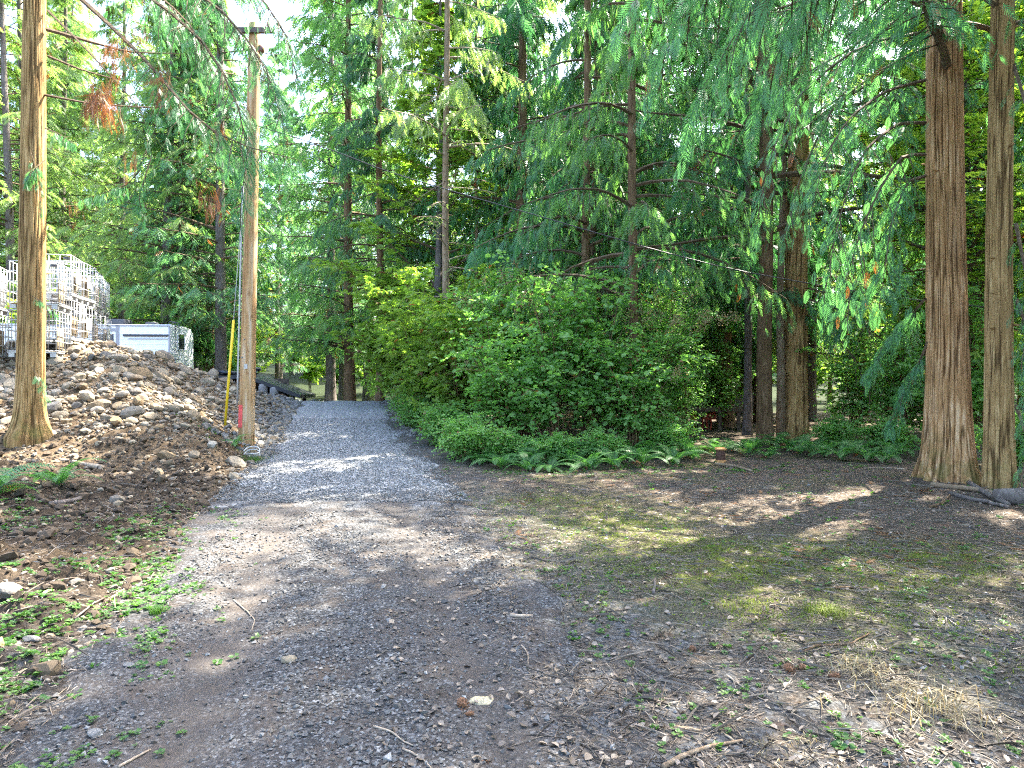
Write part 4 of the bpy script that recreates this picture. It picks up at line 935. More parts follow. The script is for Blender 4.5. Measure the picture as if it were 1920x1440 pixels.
# dead leaves
n = 2600; y = 2.6 + 10 * R.random(n) ** 1.2; x = R.uniform(-.2, .8, n) * y; scatter_flat('fallen_leaves', T_leaf, x, y, .02 + .03 * R.random(n), 1.0, R.random(n), 'litter', 'small dry leaves scattered over the clearing', 'leaves', tilt=.3, lift=.01)
n = 900; y = 6 + 7 * R.random(n); x = R.uniform(.0, .75, n) * y; c0 = fbm(x * 1.2, y * 1.2, 2, 123) > .55; x, y = x[c0], y[c0]; scatter_flat('rusty_needles', T_fir_lo, x, y, .10 + .10 * R.random(len(x)), 1.0, R.random(len(x)), 'dead_leaf', 'rust-coloured dead sprays lying on the clearing', 'litter', tilt=.1, lift=.012)
# moss tufts
n = 110000; y = 2.6 + 9 * R.random(n) ** 1.0; x = R.uniform(-.6, 6.0, n); k_ = (R.random(n) < moss_f(x, y) * 1.1 - .25) & (fbm(x * 5, y * 5, 3, 45) > .45); x, y = x[k_], y[k_]; n = len(x)
mb = MB(); bl_T = (np.array([[-.5, 0, 0], [.5, 0, 0], [0, 1, 0]], float), np.array([[0, 1, 2]]))
D = R.normal(0, .75, (n, 3)); D[:, 2] = 1; inst(mb, bl_T, np.stack([x, y, height(x, y) - .003], -1), D, R.normal(size=(n, 3)), .018 + .02 * R.random(n), R.random(n), wide=.35)
tag(mb.build('moss', M['moss_leaf']), 'yellow-green moss patches spreading over the clearing', 'moss', None, 'stuff')
# weeds
rosT = []
for k in range(4):
    mbk = MB(); r = np.random.default_rng(k + 300); nn = 7; a = np.linspace(0, 6.28, nn, endpoint=False) + r.normal(0, .2, nn)
    inst(mbk, T_leaf2, np.zeros((nn, 3)) + np.stack([np.cos(a) * .15, np.sin(a) * .15, .2 + r.random(nn) * .5], -1), np.stack([np.cos(a), np.sin(a), .25 + 0 * a], -1), np.tile(UP, (nn, 1)) + r.normal(0, .3, (nn, 3)), .7 + .5 * r.random(nn), np.zeros(nn), wide=1.2)
    rosT.append((np.concatenate(mbk.V), np.concatenate(mbk.F)))
def weeds_f(x, y):
    L, Rr = masks(x, y)
    a = np.exp(-((L - .35) / .45) ** 2) * sstep(9.5, 7.5, y) * 1.1 + .9 * blob(x, y, -5.9, 7.6, 1.0, .7) + .9 * blob(x, y, -3.0, 4.3, .6, .45) + .5 * blob(x, y, -3.2, 3.3, .6, .4) + .8 * blob(x, y, -4.6, 5.6, .9, .25)
    b = 1.2 * blob(x, y, -5.6, 14.6, .8, .5) * (L > 0) + .05 * (Rr > 0) + .5 * blob(x, y, .6, 12.4, 1.5, .5) + .45 * blob(x, y, 4.0, 13.2, 2.6, .6)
    return (a + b) * (.10 + 6.0 * np.maximum(fbm(x * 2.6, y * 2.6, 5, 150) - .42, 0) * 2)
n = 60000; y = 2.4 + 13 * R.random(n) ** 1.5; x = R.uniform(-.85, .75, n) * (y + .5); k_ = R.random(n) < weeds_f(x, y) * .75; x, y = x[k_], y[k_]
mb = MB(); wh = R.integers(0, 4, len(x)); on = np.maximum(*masks(x, y)) < -.15
for k in range(4):
    i = wh == k; nn = i.sum(); a = R.random(nn) * 6.28
    inst(mb, rosT[k], np.stack([x[i], y[i], height(x[i], y[i]) + np.where(on[i], .03, 0)], -1), np.stack([np.cos(a), np.sin(a), R.normal(0, .15, nn)], -1), UP + R.normal(0, .15, (nn, 3)), (.009 + .018 * R.random(nn) ** 1.5) * (1 + .05 * y[i]), R.random(nn))
tag(mb.build('low_weeds', M['weed_leaf']), 'bright green low weeds along the left edge of the drive and scattered in the soil', 'weeds', None, 'stuff')

def tuft(x, y, n, h, sp, m_, label, cat='grass', lay=.8, dirx=0, name='grass_tuft'):
    mb = MB(); r = rf; O = np.stack([r.normal(0, sp * .25, n), r.normal(0, sp * .25, n), 0 * np.zeros(n)], -1)
    a = r.random(n) * 6.28; out = np.stack([np.cos(a), np.sin(a), 0 * a], -1) * lay * (.3 + r.random((n, 1))) + np.array([dirx, -.1, 0]); H_ = h * (.5 + .7 * r.random(n))[:, None]
    p1 = O + (UP * .75 + out * .4) * H_ * .5; p2 = O + out * H_ * 1.0 + UP * H_ * (.75 - .5 * lay); w_ = unit(np.cross(out, UP)) * .0022
    V_ = np.stack([O - w_, O + w_, p1 - w_, p1 + w_, p2], 1); nb = (np.arange(n) * 5)[:, None, None]
    mb.add(V_.reshape(-1, 3), (np.array([[0, 1, 3], [0, 3, 2], [2, 3, 4]])[None] + nb).reshape(-1, 3), np.repeat(r.random(n), 3))
    o = mb.build(name, M[m_]); o.location = (x, y, hz(x, y)); tag(o, label, cat); return o
tuft(P(1740, 1340, 3.36)[0], 3.36, 170, .20, .5, 'straw', 'large flattened tuft of straw-coloured dry grass at the lower right', lay=1.0, dirx=.25)
tuft(P(1620, 1265, 3.82)[0], 3.82, 90, .20, .4, 'straw', 'smaller pale dry grass tuft just behind the large one', lay=1.1, dirx=-.3)
tuft(P(1550, 1155, 4.8)[0], 4.8, 260, .14, .30, 'moss_leaf', 'yellow-green sunlit grass tuft in the middle right of the clearing', lay=.9, dirx=.3)
tuft(P(1390, 1140, 4.95)[0], 4.95, 220, .09, .5, 'moss_leaf', 'low patch of sunlit mossy grass left of the yellow-green tuft', lay=.8)
tuft(P(296, 1150, 4.85)[0], 4.85, 140, .10, .10, 'weed_leaf', 'upright bright green grass clump among the weeds on the left', lay=.6)
tuft(P(240, 1410, 3.0)[0], 3.0, 60, .06, .05, 'fern_leaf', 'tiny blue-green seedling by the twigs at the lower left', lay=.8, cat='seedling', name='seedling')
tuft(P(470, 840, 13.9)[0], 13.9, 300, .30, .7, 'weed_leaf', 'sunlit grass at the foot of the utility pole', lay=.7)
tuft(P(1500, 1430, 3.0)[0], 3.0, 70, .10, .6, 'straw', 'sparse dry grass near the bottom edge, right of centre', lay=1.0)

# ------------------------------------------------------------------ sticks, logs, stones, cones
def stick(pix, r, label, m_='stick', name='stick', cat='stick', taper=.5, sides=7, extra=()):
    pts = []
    for (u, v) in pix:
        y = 1.6 * 1300 / max(v - 720, 1)
        for _ in range(12):
            q = P(u, v, y); gz = hz(q[0], y) + r * .8 + (.03 if max(*[float(m) for m in masks(q[0], y)]) < -.15 else 0)
            y = (CAMZ - gz) * 1300 / (v - 720)
        pts.append(np.array([(u - 960) / 1300 * y, y, gz]))
    c = pts[0].copy(); pl = [p - c for p in pts]; mb = MB(); q = resample(pl, max(6, len(pl) * 3)); q[1:-1] += rf.normal(0, r * .15, q[1:-1].shape)
    tube(q, np.linspace(r, r * taper, len(q)), sides, mb=mb); o = mb.build(name, M[m_], smooth=True); o.location = c; tag(o, label, cat); return o
stick([(30, 858), (90, 862), (150, 868), (192, 876)], .055, 'long round fallen pole lying below the left cedar', 'stick', 'fallen_log', 'log', .75, 12)
stick([(92, 945), (130, 940), (168, 928)], .030, 'pale grey bent stick on dark soil below the fallen pole', 'bark_grey', 'fallen_branch', 'branch', .8, 10)
stick([(162, 845), (186, 858)], .035, 'short whitish stick above the fallen pole, right end', 'stick', cat='stick', taper=.9)
stick([(250, 852), (282, 838)], .03, 'brown stick leaning on the soil below the cobbles', 'bark_dark')
stick([(345, 864), (400, 862), (455, 862)], .02, 'long thin stick lying flat near the pole foot', 'stick')
stick([(365, 914), (380, 890), (378, 875)], .008, 'thin curved pale root in the dark soil left of the drive')
stick([(438, 1125), (462, 1145), (478, 1162), (472, 1182)], .006, 'hook-shaped twig on the left part of the drive')
stick([(140, 1160), (165, 1140), (188, 1120)], .008, 'thin brown stick among the weeds on the left', 'bark_grey')
stick([(207, 1122), (235, 1103)], .010, 'short tan stick beside the green weeds on the left')
stick([(957, 1153), (980, 1155), (1003, 1157)], .014, 'pale flat bark piece on the ground just right of the drive centre', taper=.8)
stick([(978, 1210), (990, 1225), (990, 1248)], .005, 'small crooked twig standing out right of the drive centre')
stick([(1242, 1438), (1290, 1412), (1340, 1398), (1392, 1388)], .012, 'long tan branch lying at the bottom edge right of centre', 'bark_tan', 'fallen_branch', 'branch', .5, 9)
stick([(1268, 1364), (1315, 1370)], .011, 'short splintered tan stick above the long tan branch', 'bark_tan')
stick([(1360, 1378), (1385, 1395)], .006, 'short thin twig touching the long tan branch')
stick([(1365, 1268), (1395, 1290), (1425, 1310), (1460, 1322)], .006, 'thin twig trailing across the litter left of the dry grass')
stick([(1508, 1222), (1530, 1210), (1590, 1208), (1630, 1187)], .009, 'curved dark branch lying right of the sunlit patches', 'bark_dark', 'fallen_branch', 'branch')
stick([(1565, 1102), (1600, 1101), (1628, 1103)], .010, 'straight dark stick in the upper middle of the clearing', 'bark_dark')
stick([(1226, 1112), (1229, 1082)], .013, 'short upright grey stub at the left of the sunlit moss', 'bark_grey')
stick([(700, 1362), (730, 1370), (760, 1392), (775, 1398)], .006, 'crooked twig on the gravel at the bottom left of centre')
stick([(755, 1404), (790, 1420), (808, 1440)], .006, 'twig running off the bottom edge left of centre')
stick([(222, 1438), (255, 1420), (282, 1405)], .007, 'twin-tipped tan twig at the bottom left corner')
stick([(0, 1240), (20, 1235), (40, 1225)], .006, 'pale rootlet at the left edge in the soil')
stick([(95, 1100), (100, 1088), (150, 1082)], .006, 'pale curled root by the bare tan patch on the left')
stick([(1746, 909), (1800, 914), (1850, 920), (1880, 932)], .045, 'mossy pale branch lying furthest back in the pile at the cedar foot', 'bark_tan', 'fallen_branch', 'branch', .6, 9)
stick([(1817, 905), (1850, 925), (1890, 945)], .042, 'grey branch crossing the pile diagonally at the cedar foot', 'bark_grey', 'fallen_branch', 'branch', .7, 9)
stick([(1782, 925), (1820, 935), (1860, 943), (1890, 950)], .034, 'grey branch in front of the pile below the cedars', 'bark_grey', 'fallen_branch', 'branch', .6, 9)
stick([(1745, 950), (1765, 945), (1781, 928)], .022, 'dark bent twig at the left end of the branch pile', 'bark_dark')
stick([(1700, 880), (1650, 876), (1620, 878)], .014, 'thin pale stick left of the fluted cedar base')
stick([(1340, 870), (1375, 873), (1410, 883)], .035, 'weathered stick on the sunlit patch in front of the rusty post', 'bark_tan', 'fallen_branch', 'branch')
stick([(1320, 1440), (1318, 1430), (1300, 1418)], .006, 'small twig at the bottom edge beside the tan branch')
# grey log end at right edge
mb = MB(); q = [(0, 0, 0), (.3, .03, .01), (.75, .1, .02)]; tube(q, [.115, .12, .125], 18, mb=mb)
lg = mb.build('sawn_log', M['bark_grey'], smooth=True); x_, y_ = P(1850, 955, 9.5)[0], 9.3; lg.location = (x_, y_, hz(x_, y_) + .09); lg.rotation_euler = (0, 0, -.15); tag(lg, 'short grey sawn log with a dark end lying before the branch pile', 'log')
mb = MB(); tube([(0, 0, 0), (.004, 0, 0)], [.095, .09], 18, mb=mb); e = mb.build('cut_end', M['bark_dark']); e.location = (.752, .1, .02); kid(e, lg)

def rock(u, v, s, label, m_='rock_pale', sq=(1, .55, .45), seed=3, rz=.2):
    y = 1.6 * 1300 / (v - 720); x = (u - 960) / 1300 * y; mb = MB(); mb.add(*ico(3, seed, sq, .04)); o = mb.build('rock', M[m_])
    o.location = (x, y, hz(x, y) + s * sq[2] * .45 + (.03 if x < -.2 else 0)); o.scale = (s, s, s); o.rotation_euler = (.1, .12, rz); tag(o, label, 'rock'); return o
rock(909, 1316, .085, 'flat pale yellowish rock lit by the sun on the foreground gravel')
rock(12, 1145, .11, 'tan rounded rock at the left edge in a sun patch', 'cobble', (1, .8, .6), 5)
rock(92, 1132, .045, 'small whitish stone among the weeds on the left', 'rock_pale', (1, .8, .6), 6)
rock(58, 1212, .055, 'grey oblong stone in the dark soil on the left', 'riprap', (1, .6, .4), 7)
rock(245, 1258, .045, 'white flat stone at the lower edge of the green weeds', 'riprap', (1, .6, .25), 8)
rock(178, 1392, .035, 'pale grey stone near the bottom left corner', 'riprap', (1, .8, .6), 9)
rock(938, 1015 + 250, .03, 'small grey stone right of the drive centre', 'riprap', (1, .8, .5), 10)
rock(910, 1268, .035, 'grey stone on the gravel above the yellowish rock', 'riprap', (1, .7, .4), 12)
rock(312, 890, .16, 'brown boulder at the lower edge of the cobble bank', 'cobble', (1, .8, .6), 13)
rock(365, 890, .11, 'tan rounded stone in the soil left of the drive', 'cobble', (1, .9, .8), 14)
rock(640, 1160, .03, 'pale grey flat stone on the drive', 'riprap', (1, .7, .3), 15)
rock(540, 1250, .05, 'dark stone with green beside it on the drive', 'cobble', (1, .7, .5), 16)
def cone(u, v, label, s=.03):
    y = 1.6 * 1300 / (v - 720); x = (u - 960) / 1300 * y; mb = MB(); T, Fs = ico(2, 20, (1, .55, .55), .0); mb.add(T * s, Fs)
    n_ = 46; a = np.arange(n_) * 2.4; t = np.linspace(-.9, .9, n_); rr_ = .5 * np.sqrt(1 - t ** 2) + .05
    O = np.stack([t, rr_ * np.cos(a), rr_ * np.sin(a)], -1) * s; D = O.copy(); D[:, 0] += s * .5
    inst(mb, T_leaf2, O, D, np.stack([-np.ones(n_), np.cos(a), np.sin(a)], -1), s * .45, R.random(n_), wide=1.3)
    o = mb.build('fir_cone', M['cone']); o.location = (x, y, hz(x, y) + s * .45 + (.03 if x < -.2 else 0)); o.rotation_euler = (0, 0, R.random() * 3); tag(o, label, 'cone')
cone(1050, 1217, 'fir cone alone on dark gravel right of the drive centre', .026); cone(868, 1330, 'fir cone just left below the yellowish rock', .034)
cone(910, 1398, 'fir cone below the sunlit patch near the bottom', .026); cone(912, 1434, 'fir cone at the bottom edge of the picture', .028)
cone(1480, 1262, 'elongated fir cone in the brown litter, left one of a pair', .034); cone(1503, 1256, 'fir cone in the brown litter, right one of a pair', .026)
cone(1562, 1270, 'fir cone left of the pale dry grass tuft', .03); cone(1298, 1214, 'fir cone left of the small sunlit patch with a stick', .026)
cone(880, 1345, 'small fir cone touching the sun patch below the yellowish rock', .02)

# ------------------------------------------------------------------ utility pole, guy wire, cable
px, py = P(461, 810, 15.5)[0], 15.5; pz = hz(px, py); tx = P(478, 45, 15.5)
up_ = empty('utility_pole', (px, py, pz)); tag(up_, 'weathered wooden utility pole with a crossarm beside the left edge of the drive', 'utility pole')
def pole_mat():
    m, n, out = mat('pole_wood'); g = G(n); co = g.obj(); a = g.noise(g.scaled(co, (12, 12, .8)), 1, 5, .6, .3); b = g.noise(g.scaled(co, (9, 9, 3.5)), 1, 4, .7); 
    c = g.ramp(a, [(.3, (.22, .105, .04)), (.5, (.42, .265, .13)), (.68, (.50, .40, .29))])
    k = g.vor(g.scaled(co, (6, 6, 3)), 1, 'Distance'); c = g.mix(g.r01(k, .16, .08), c, (.09, .04, .02)); c = g.mix(g.math('MULTIPLY', g.r01(b, .58, .68), .7), c, (.16, .075, .03))
    g.link(g.bsdf(c, .8, g.bump(a, .35, .01), .2), out.inputs[0]); return m
M['pole'] = pole_mat()
top = np.array([tx[0] - px, 0, tx[2] - pz]); mb = MB(); tube([np.array([0, 0, -.4]) + (top - np.array([0, 0, -.4])) * t for t in np.linspace(0, 1, 24)], np.linspace(.178, .125, 24), 28, mb=mb)
kid(mb.build('pole_shaft', M['pole'], smooth=True), up_)
mb = MB(); box(mb, top + np.array([-.05, -.15, -.22]), (1.05, .09, .11), 0); kid(mb.build('crossarm', M['bark_grey']), up_)
for dx in (-.5, .36):
    mb = MB(); p0 = top + np.array([dx, -.15, -.16]); tube([p0, p0 + UP * .05, p0 + UP * .07, p0 + UP * .11, p0 + UP * .13], [.02, .045, .03, .045, .02], 10, mb=mb); kid(mb.build('insulator', M['porcelain'], smooth=True), up_)
mb = MB(); p0 = top + np.array([.18, -.12, -.55]); tube([p0, p0 - UP * .05, p0 - UP * .12, p0 - UP * .2], [.05, .075, .07, .03], 12, mb=mb); kid(mb.build('bracket_insulator', M['porcelain'], smooth=True), up_)
mb = MB(); tube([top * t + np.array([-.145 - .03 * (1 - t), -.11, -.1]) for t in np.linspace(.1, .62, 8)], .022, 8, mb=mb); kid(mb.build('conduit', M['galv'], smooth=True), up_)
for (zz, an) in ((1.9, 250), (2.3, 265), (top[2] - .22, 268), (top[2] - .75, 262)):
    mb = MB(); a_ = math.radians(an); q_ = top * zz / top[2]; r_ = .178 - .0055 * zz; tube([q_ + np.array([math.cos(a_), math.sin(a_), 0]) * (r_ - .02), q_ + np.array([math.cos(a_), math.sin(a_), 0]) * (r_ + .03)], .014, 8, mb=mb); kid(mb.build('bolt', M['wire']), up_)
mb = MB(); q_ = top * 1.7 / top[2]; box(mb, q_ + np.array([.03, -.178, 0]), (.07, .006, .11)); kid(mb.build('number_plate', M['galv']), up_)
mb = MB(); mk = []
th = np.linspace(math.radians(222), math.radians(262), 6); zz = np.linspace(.35, .85, 5)
A, B = np.meshgrid(zz, th, indexing='ij'); dx = top[0] * A / top[2]; rad = .182 - .0045 * A
mb.add(np.stack([dx + rad * np.cos(B), rad * np.sin(B), A], -1), [[i * 6 + j, i * 6 + j + 1, i * 6 + 7 + j, i * 6 + 6 + j] for i in range(4) for j in range(5)]); kid(mb.build('paint_mark', M['red_paint'], smooth=True), up_)
gw = empty('guy_wire', tuple(P(420, 848, 15.2))); gw.location.z = hz(gw.location.x, gw.location.y); tag(gw, 'steel guy wire with a long yellow guard left of the utility pole', 'guy wire')
g0 = np.array([0, 0, -.05]); g1 = np.array(P(476, 100, 15.4)) - np.array(gw.location); dd = g1 - g0
ga = np.array(P(422, 798, 15.25)) - np.array(gw.location); gb = np.array(P(438, 600, 15.3)) - np.array(gw.location)
mb = MB(); tube([g0, ga, gb, g1], .008, 6, mb=mb); kid(mb.build('wire', M['wire'], smooth=True), gw)
mb = MB(); tube([ga, (ga + gb) / 2, gb], .028, 12, mb=mb); kid(mb.build('guard', M['yellow'], smooth=True), gw)
mb = MB(); cp = [P(480, 235, 15.4), P(600, 272, 15), P(720, 320, 15), P(860, 362, 14.8), P(1000, 402, 14.6), P(1215, 465, 14.4), P(1370, 505, 14.3), P(1510, 530, 14.2), P(1660, 556, 14.1), P(1980, 590, 13.9)]
q = resample(cp, 24); tube(q, .011, 6, mb=mb); o = mb.build('overhead_cable', M['black_cable'], smooth=True); tag(o, 'thin cable sagging from the utility pole across the trees to the right', 'cable')
# coiled hose at the pole foot
mb = MB(); a = np.linspace(0, 9.5, 50); hp = P(472, 838, 14.3); tube(np.stack([.16 * np.cos(a) + hp[0], .14 * np.sin(a) + 14.3, hz(hp[0], 14.3) + .08 + .01 * a + .1 * np.maximum(np.sin(a), 0)], -1), .011, 6, mb=mb)
tag(mb.build('cable_coil', M['placard'], smooth=True), 'small pale coil of tubing in the grass at the pole foot', 'coil')

# ------------------------------------------------------------------ caged totes
def tote_protos():
    root = empty('tote_cage'); Wx, Wy, Hh = 1.0, 1.2, 1.0; zb = .14
    mv = MB(); tube([(0, 0, zb), (0, 0, zb + Hh)], .010, 6, mb=mv); vbar = mv.build('upright_bar', M['galv'], smooth=True); kid(vbar, root); vbar.location = (Wx / 2, -Wy / 2, 0)
    pos = [(Wx / 2, Wy / 2), (-Wx / 2, -Wy / 2), (-Wx / 2, Wy / 2)] + [(sx * Wx / 2, -Wy / 2 + Wy * k / 5) for sx in (-1, 1) for k in range(1, 5)] + [(-Wx / 2 + Wx * k / 4, sy * Wy / 2) for sy in (-1, 1) for k in range(1, 4)]
    for (a, b) in pos:
        o = vbar.copy(); C.objects.link(o); kid(o, root); o.location = (a, b, 0)
    mr = MB(); e = .012; tube([(-Wx / 2 - e, -Wy / 2 - e, 0), (Wx / 2 + e, -Wy / 2 - e, 0)], .011, 6, mb=mr); tube([(Wx / 2 + e, -Wy / 2 - e, 0), (Wx / 2 + e, Wy / 2 + e, 0)], .011, 6, mb=mr); tube([(Wx / 2 + e, Wy / 2 + e, 0), (-Wx / 2 - e, Wy / 2 + e, 0)], .011, 6, mb=mr); tube([(-Wx / 2 - e, Wy / 2 + e, 0), (-Wx / 2 - e, -Wy / 2 - e, 0)], .011, 6, mb=mr)
    rail = mr.build('rail_ring', M['galv'], smooth=True); rail.location = (0, 0, zb + .01); kid(rail, root)
    for z in (.25, .5, .75, .99):
        o = rail.copy(); C.objects.link(o); kid(o, root); o.location = (0, 0, zb + Hh * z)
    mp = MB(); box(mp, (0, 0, .115), (1.02, 1.22, .03))
    for sx in (-1, 0, 1):
        for sy in (-1, 0, 1): box(mp, (sx * .43, sy * .53, .05), (.12, .14, .1))
    kid(mp.build('pallet', M['galv']), root); return root
tote = tote_protos()
mbp = MB(); box(mbp, (0, 0, 0), (.012, .40, .34)); plac = mbp.build('placard', M['placard'])
import bmesh
def rounded_box(name, sz, m_, bev=.06, seg=3, parent=None, loc=(0, 0, 0)):
    bm = bmesh.new(); bmesh.ops.create_cube(bm, size=1); bmesh.ops.scale(bm, vec=sz, verts=bm.verts); bmesh.ops.bevel(bm, geom=bm.edges[:], offset=bev, segments=seg, affect='EDGES', profile=.5)
    me = bpy.data.meshes.new(name); bm.to_mesh(me); bm.free(); me.materials.append(m_); me.polygons.foreach_set('use_smooth', [True] * len(me.polygons)); o = bpy.data.objects.new(name, me); C.objects.link(o); o.location = loc
    if parent: kid(o, parent)
    return o
stacks = [(-11.75, 17.3), (-12.17, 18.5), (-12.6, 19.7), (-13.02, 20.9), (-13.42, 22.0), (-12.98, 16.85), (-14.2, 16.4)]
names = ['in the stack partly hidden by the left cedar', 'in the second stack from the left cedar', 'in the third stack of the receding row', 'in the fourth stack of the receding row', 'in the last stack, nearest the white trailer', 'in the stack left of the left cedar', 'in the stack cut off by the left edge']
first = True; plac_first = True; bot = None
for i, (x, y) in enumerate(stacks):
    zb = hz(x, y) + .03; rz = math.radians(20) + rf.normal() * .03
    for lev in range(2):
        if first: o = tote; first = False
        else: o = copy_tree(tote)
        o.location = (x + rf.normal() * .02, y, zb + lev * 1.17); o.rotation_euler = (0, 0, rz)
        tag(o, ('upper' if lev else 'lower') + ' steel tote cage ' + names[i], 'tote cage', 'stacked steel tote cages')
        if (lev == 1 and i in (1, 2, 4)) or (lev == 0 and i in (2, 4)):
            if plac_first: p = plac; plac_first = False
            else: p = plac.copy(); C.objects.link(p)
            kid(p, o); p.location = (.53, -.1 + .1 * rf.random(), .62)
            if i in (4,) and lev == 0 or i == 2 and lev == 0:
                mt = MB()
                for kk in range(4): box(mt, (.537, .02 - .0 * kk, .70 - .05 * kk), (.003, .26 - .04 * kk, .014))
                kid(mt.build('print', M['dark_plastic']), o)
        if (i in (5, 6) and lev == 1):
            rounded_box('inner_bottle', (.93, 1.12, .9), M['bottle'], .12, 3, o, (0, 0, .62))
        if lev == 0:
            mcap = MB(); tube([(0, 0, 1.10), (0, 0, 1.15), (0, 0, 1.16)], [.10, .10, .07], 16, mb=mcap); c_o = kid(mcap.build('cap', M['dark_plastic']), o); c_o.location = (.3, -.1, 0)
        if lev == 0 and i in (0, 1): rounded_box('board', (.03, .5, .55), M['card'], .005, 1, o, (.42, 0, .5))

# ------------------------------------------------------------------ travel trailer
tr = empty('travel_trailer', (-13.8, 28, hz(-14, 29)), math.radians(4)); tag(tr, 'white travel trailer with a rear ladder parked behind the cobble bank', 'trailer')
Lt, Wt, zb, zt = 7.2, 2.4, .55, 4.0 - tr.location.z
# body: profile in depth (rear end rounded at roof)
mb = MB(); prof = [(0, zb), (0, zt - .06), (.05, zt), (Wt * .5, zt + .04), (Wt - .3, zt - .03), (Wt - .06, zt - .22), (Wt, zt - .42), (Wt, zb)]
Vv = np.array([[x_, y_, z_] for x_ in (0, -Lt) for (y_, z_) in prof]); k = len(prof)
mb.add(Vv, [[j, (j + 1) % k, k + (j + 1) % k, k + j] for j in range(k)]); mb.F.append(np.array([list(range(k))[::-1]])); mb.A.append(np.array([.5])); mb.M.append(np.array([0])); mb.F.append(np.array([list(range(k, 2 * k))])); mb.A.append(np.array([.5])); mb.M.append(np.array([0]))
kid(mb.build('body', M['white_alu']), tr)
def tpart(name, c, s, m_):
    mb = MB(); box(mb, c, s); return kid(mb.build(name, m_), tr)
for k in range(13):      # side siding ribs
    z_ = zb + .15 + k * .2
    if z_ < zt - .35: tpart('siding_rib', (-Lt / 2, -.004, z_), (Lt - .1, .010, .016), M['white_alu'])
for k in range(13):
    z_ = zb + .15 + k * .2
    if z_ < zt - .5 and not (1.75 < z_ < 2.35): tpart('siding_rib', (.004, Wt / 2, z_), (.010, Wt - .12, .014), M['white_alu'])
tpart('corner_trim', (-.03, -.010, (zb + zt) / 2 - .03), (.07, .022, zt - zb - .1), M['grey_trim'])
tpart('roof_trim', (-Lt / 2, -.012, zt - .05), (Lt, .026, .05), M['grey_trim'])
tpart('awning_rail', (-.95, -.03, zt - .44), (1.75, .05, .08), M['dark_plastic'])
tpart('awning_rail', (-.85, -.02, zt - .58), (1.55, .03, .025), M['grey_trim'])
tpart('frame_trim', (-2.05, -.012, 1.1 + .6), (.13, .026, 2.3), M['grey_trim']); tpart('frame_trim', (-3.1, -.013, zt - .22), (2.2, .026, .12), M['grey_trim'])
v_ = tpart('louvre_vent', (-2.5, -.015, zt - .56), (.58, .03, .34), M['dark_plastic'])
for k in range(4):
    mb = MB(); box(mb, (-2.5, -.035, zt - .68 + k * .08), (.54, .02, .018)); kid(mb.build('slat', M['grey_trim']), v_)
tpart('bumper', (.08, Wt / 2, zb - .05), (.14, Wt, .12), M['dark_plastic'])
wn = tpart('rear_window', (.012, 1.05, zt - .64), (.02, .62, .62), M['glass_dark'])
mb = MB(); 
for (cy_, cz_, sy_, sz_) in [(1.05, zt - .31, .7, .05), (1.05, zt - .97, .7, .05), (.72, zt - .64, .05, .71), (1.38, zt - .64, .05, .71)]: box(mb, (.02, cy_, cz_), (.03, sy_, sz_))
kid(mb.build('frame', M['white_alu']), wn)
for yy in (.8, 1.05, 1.3):
    mb = MB(); tube([(.0, yy, zt - .32), (.03, yy, zt - .32)], .035, 10, mb=mb); kid(mb.build('marker_light', M['red_paint']), tr)
ld = kid(empty('ladder'), tr)
mb = MB()
for yy in (.28, .62): tube([(.1, yy, zb + .1), (.1, yy, zt - .05), (.05, yy, zt + .14), (-.15, yy, zt + .14), (-.22, yy, zt)], .016, 8, mb=mb)
o = mb.build('rail', M['dark_plastic'], smooth=True); kid(o, ld)
rung = None
for k in range(7):
    if rung is None:
        mb = MB(); tube([(.1, .28, 0), (.1, .62, 0)], .012, 8, mb=mb); rung = mb.build('rung', M['dark_plastic'], smooth=True); o = rung
    else: o = rung.copy(); C.objects.link(o)
    o.location = (0, 0, zb + .3 + k * .33); kid(o, ld)
rounded_box('air_conditioner', (.75, .7, .28), M['dark_plastic'], .07, 3, tr, (-2.45, 1.0, zt + .14)); rounded_box('vent_dome', (.42, .42, .16), M['dark_plastic'], .06, 3, tr, (-1.05, .8, zt + .08))
for xx in (-3.2, -4.1):
    mb = MB(); tube([(xx, .02, .34), (xx, .26, .34)], .34, 24, mb=mb); wl = kid(mb.build('wheel', M['dark_plastic'], smooth=False), tr)
    mb = MB(); tube([(xx, .005, .34), (xx, .06, .34)], .19, 16, mb=mb); kid(mb.build('rim', M['galv']), wl)

# ------------------------------------------------------------------ low dark shed beyond the bank
sh = empty('low_shed', (-10.5, 29, hz(-10.5, 29))); tag(sh, 'low shed with a sloping black roof beyond the top of the bank', 'shed'); z0 = sh.location.z
pr_ = [(-2.2, 1.86 - z0), (-.6, 2.02 - z0), (1.72, 1.16 - z0)]
mb = MB(); th_ = .16; V_ = []
for yy in (-.3, 2.0):
    for (a, b) in pr_: V_.append([a, yy, b])
    for (a, b) in pr_[::-1]: V_.append([a, yy, b - th_])
mb.add(V_, [[0, 5, 4, 1], [1, 4, 3, 2], [6, 7, 10, 11], [7, 8, 9, 10], [0, 1, 7, 6], [1, 2, 8, 7], [5, 11, 10, 4], [4, 10, 9, 3], [2, 3, 9, 8], [0, 6, 11, 5]]); kid(mb.build('roof', M['roof_black']), sh)
for (x_, h_) in [(-2.0, 1.65), (-.4, 1.75), (1.3, 1.1)]:
    for y_ in (.1, 1.7):
        mb = MB(); box(mb, (x_, y_, (h_ - z0) / 2 - .3), (.14, .14, h_ - z0 + .6)); kid(mb.build('post', M['dark_wood']), sh)
mb = MB(); box(mb, (-.7, 1.8, .2), (2.6, .06, 1.0)); kid(mb.build('back_wall', M['dark_wood']), sh)
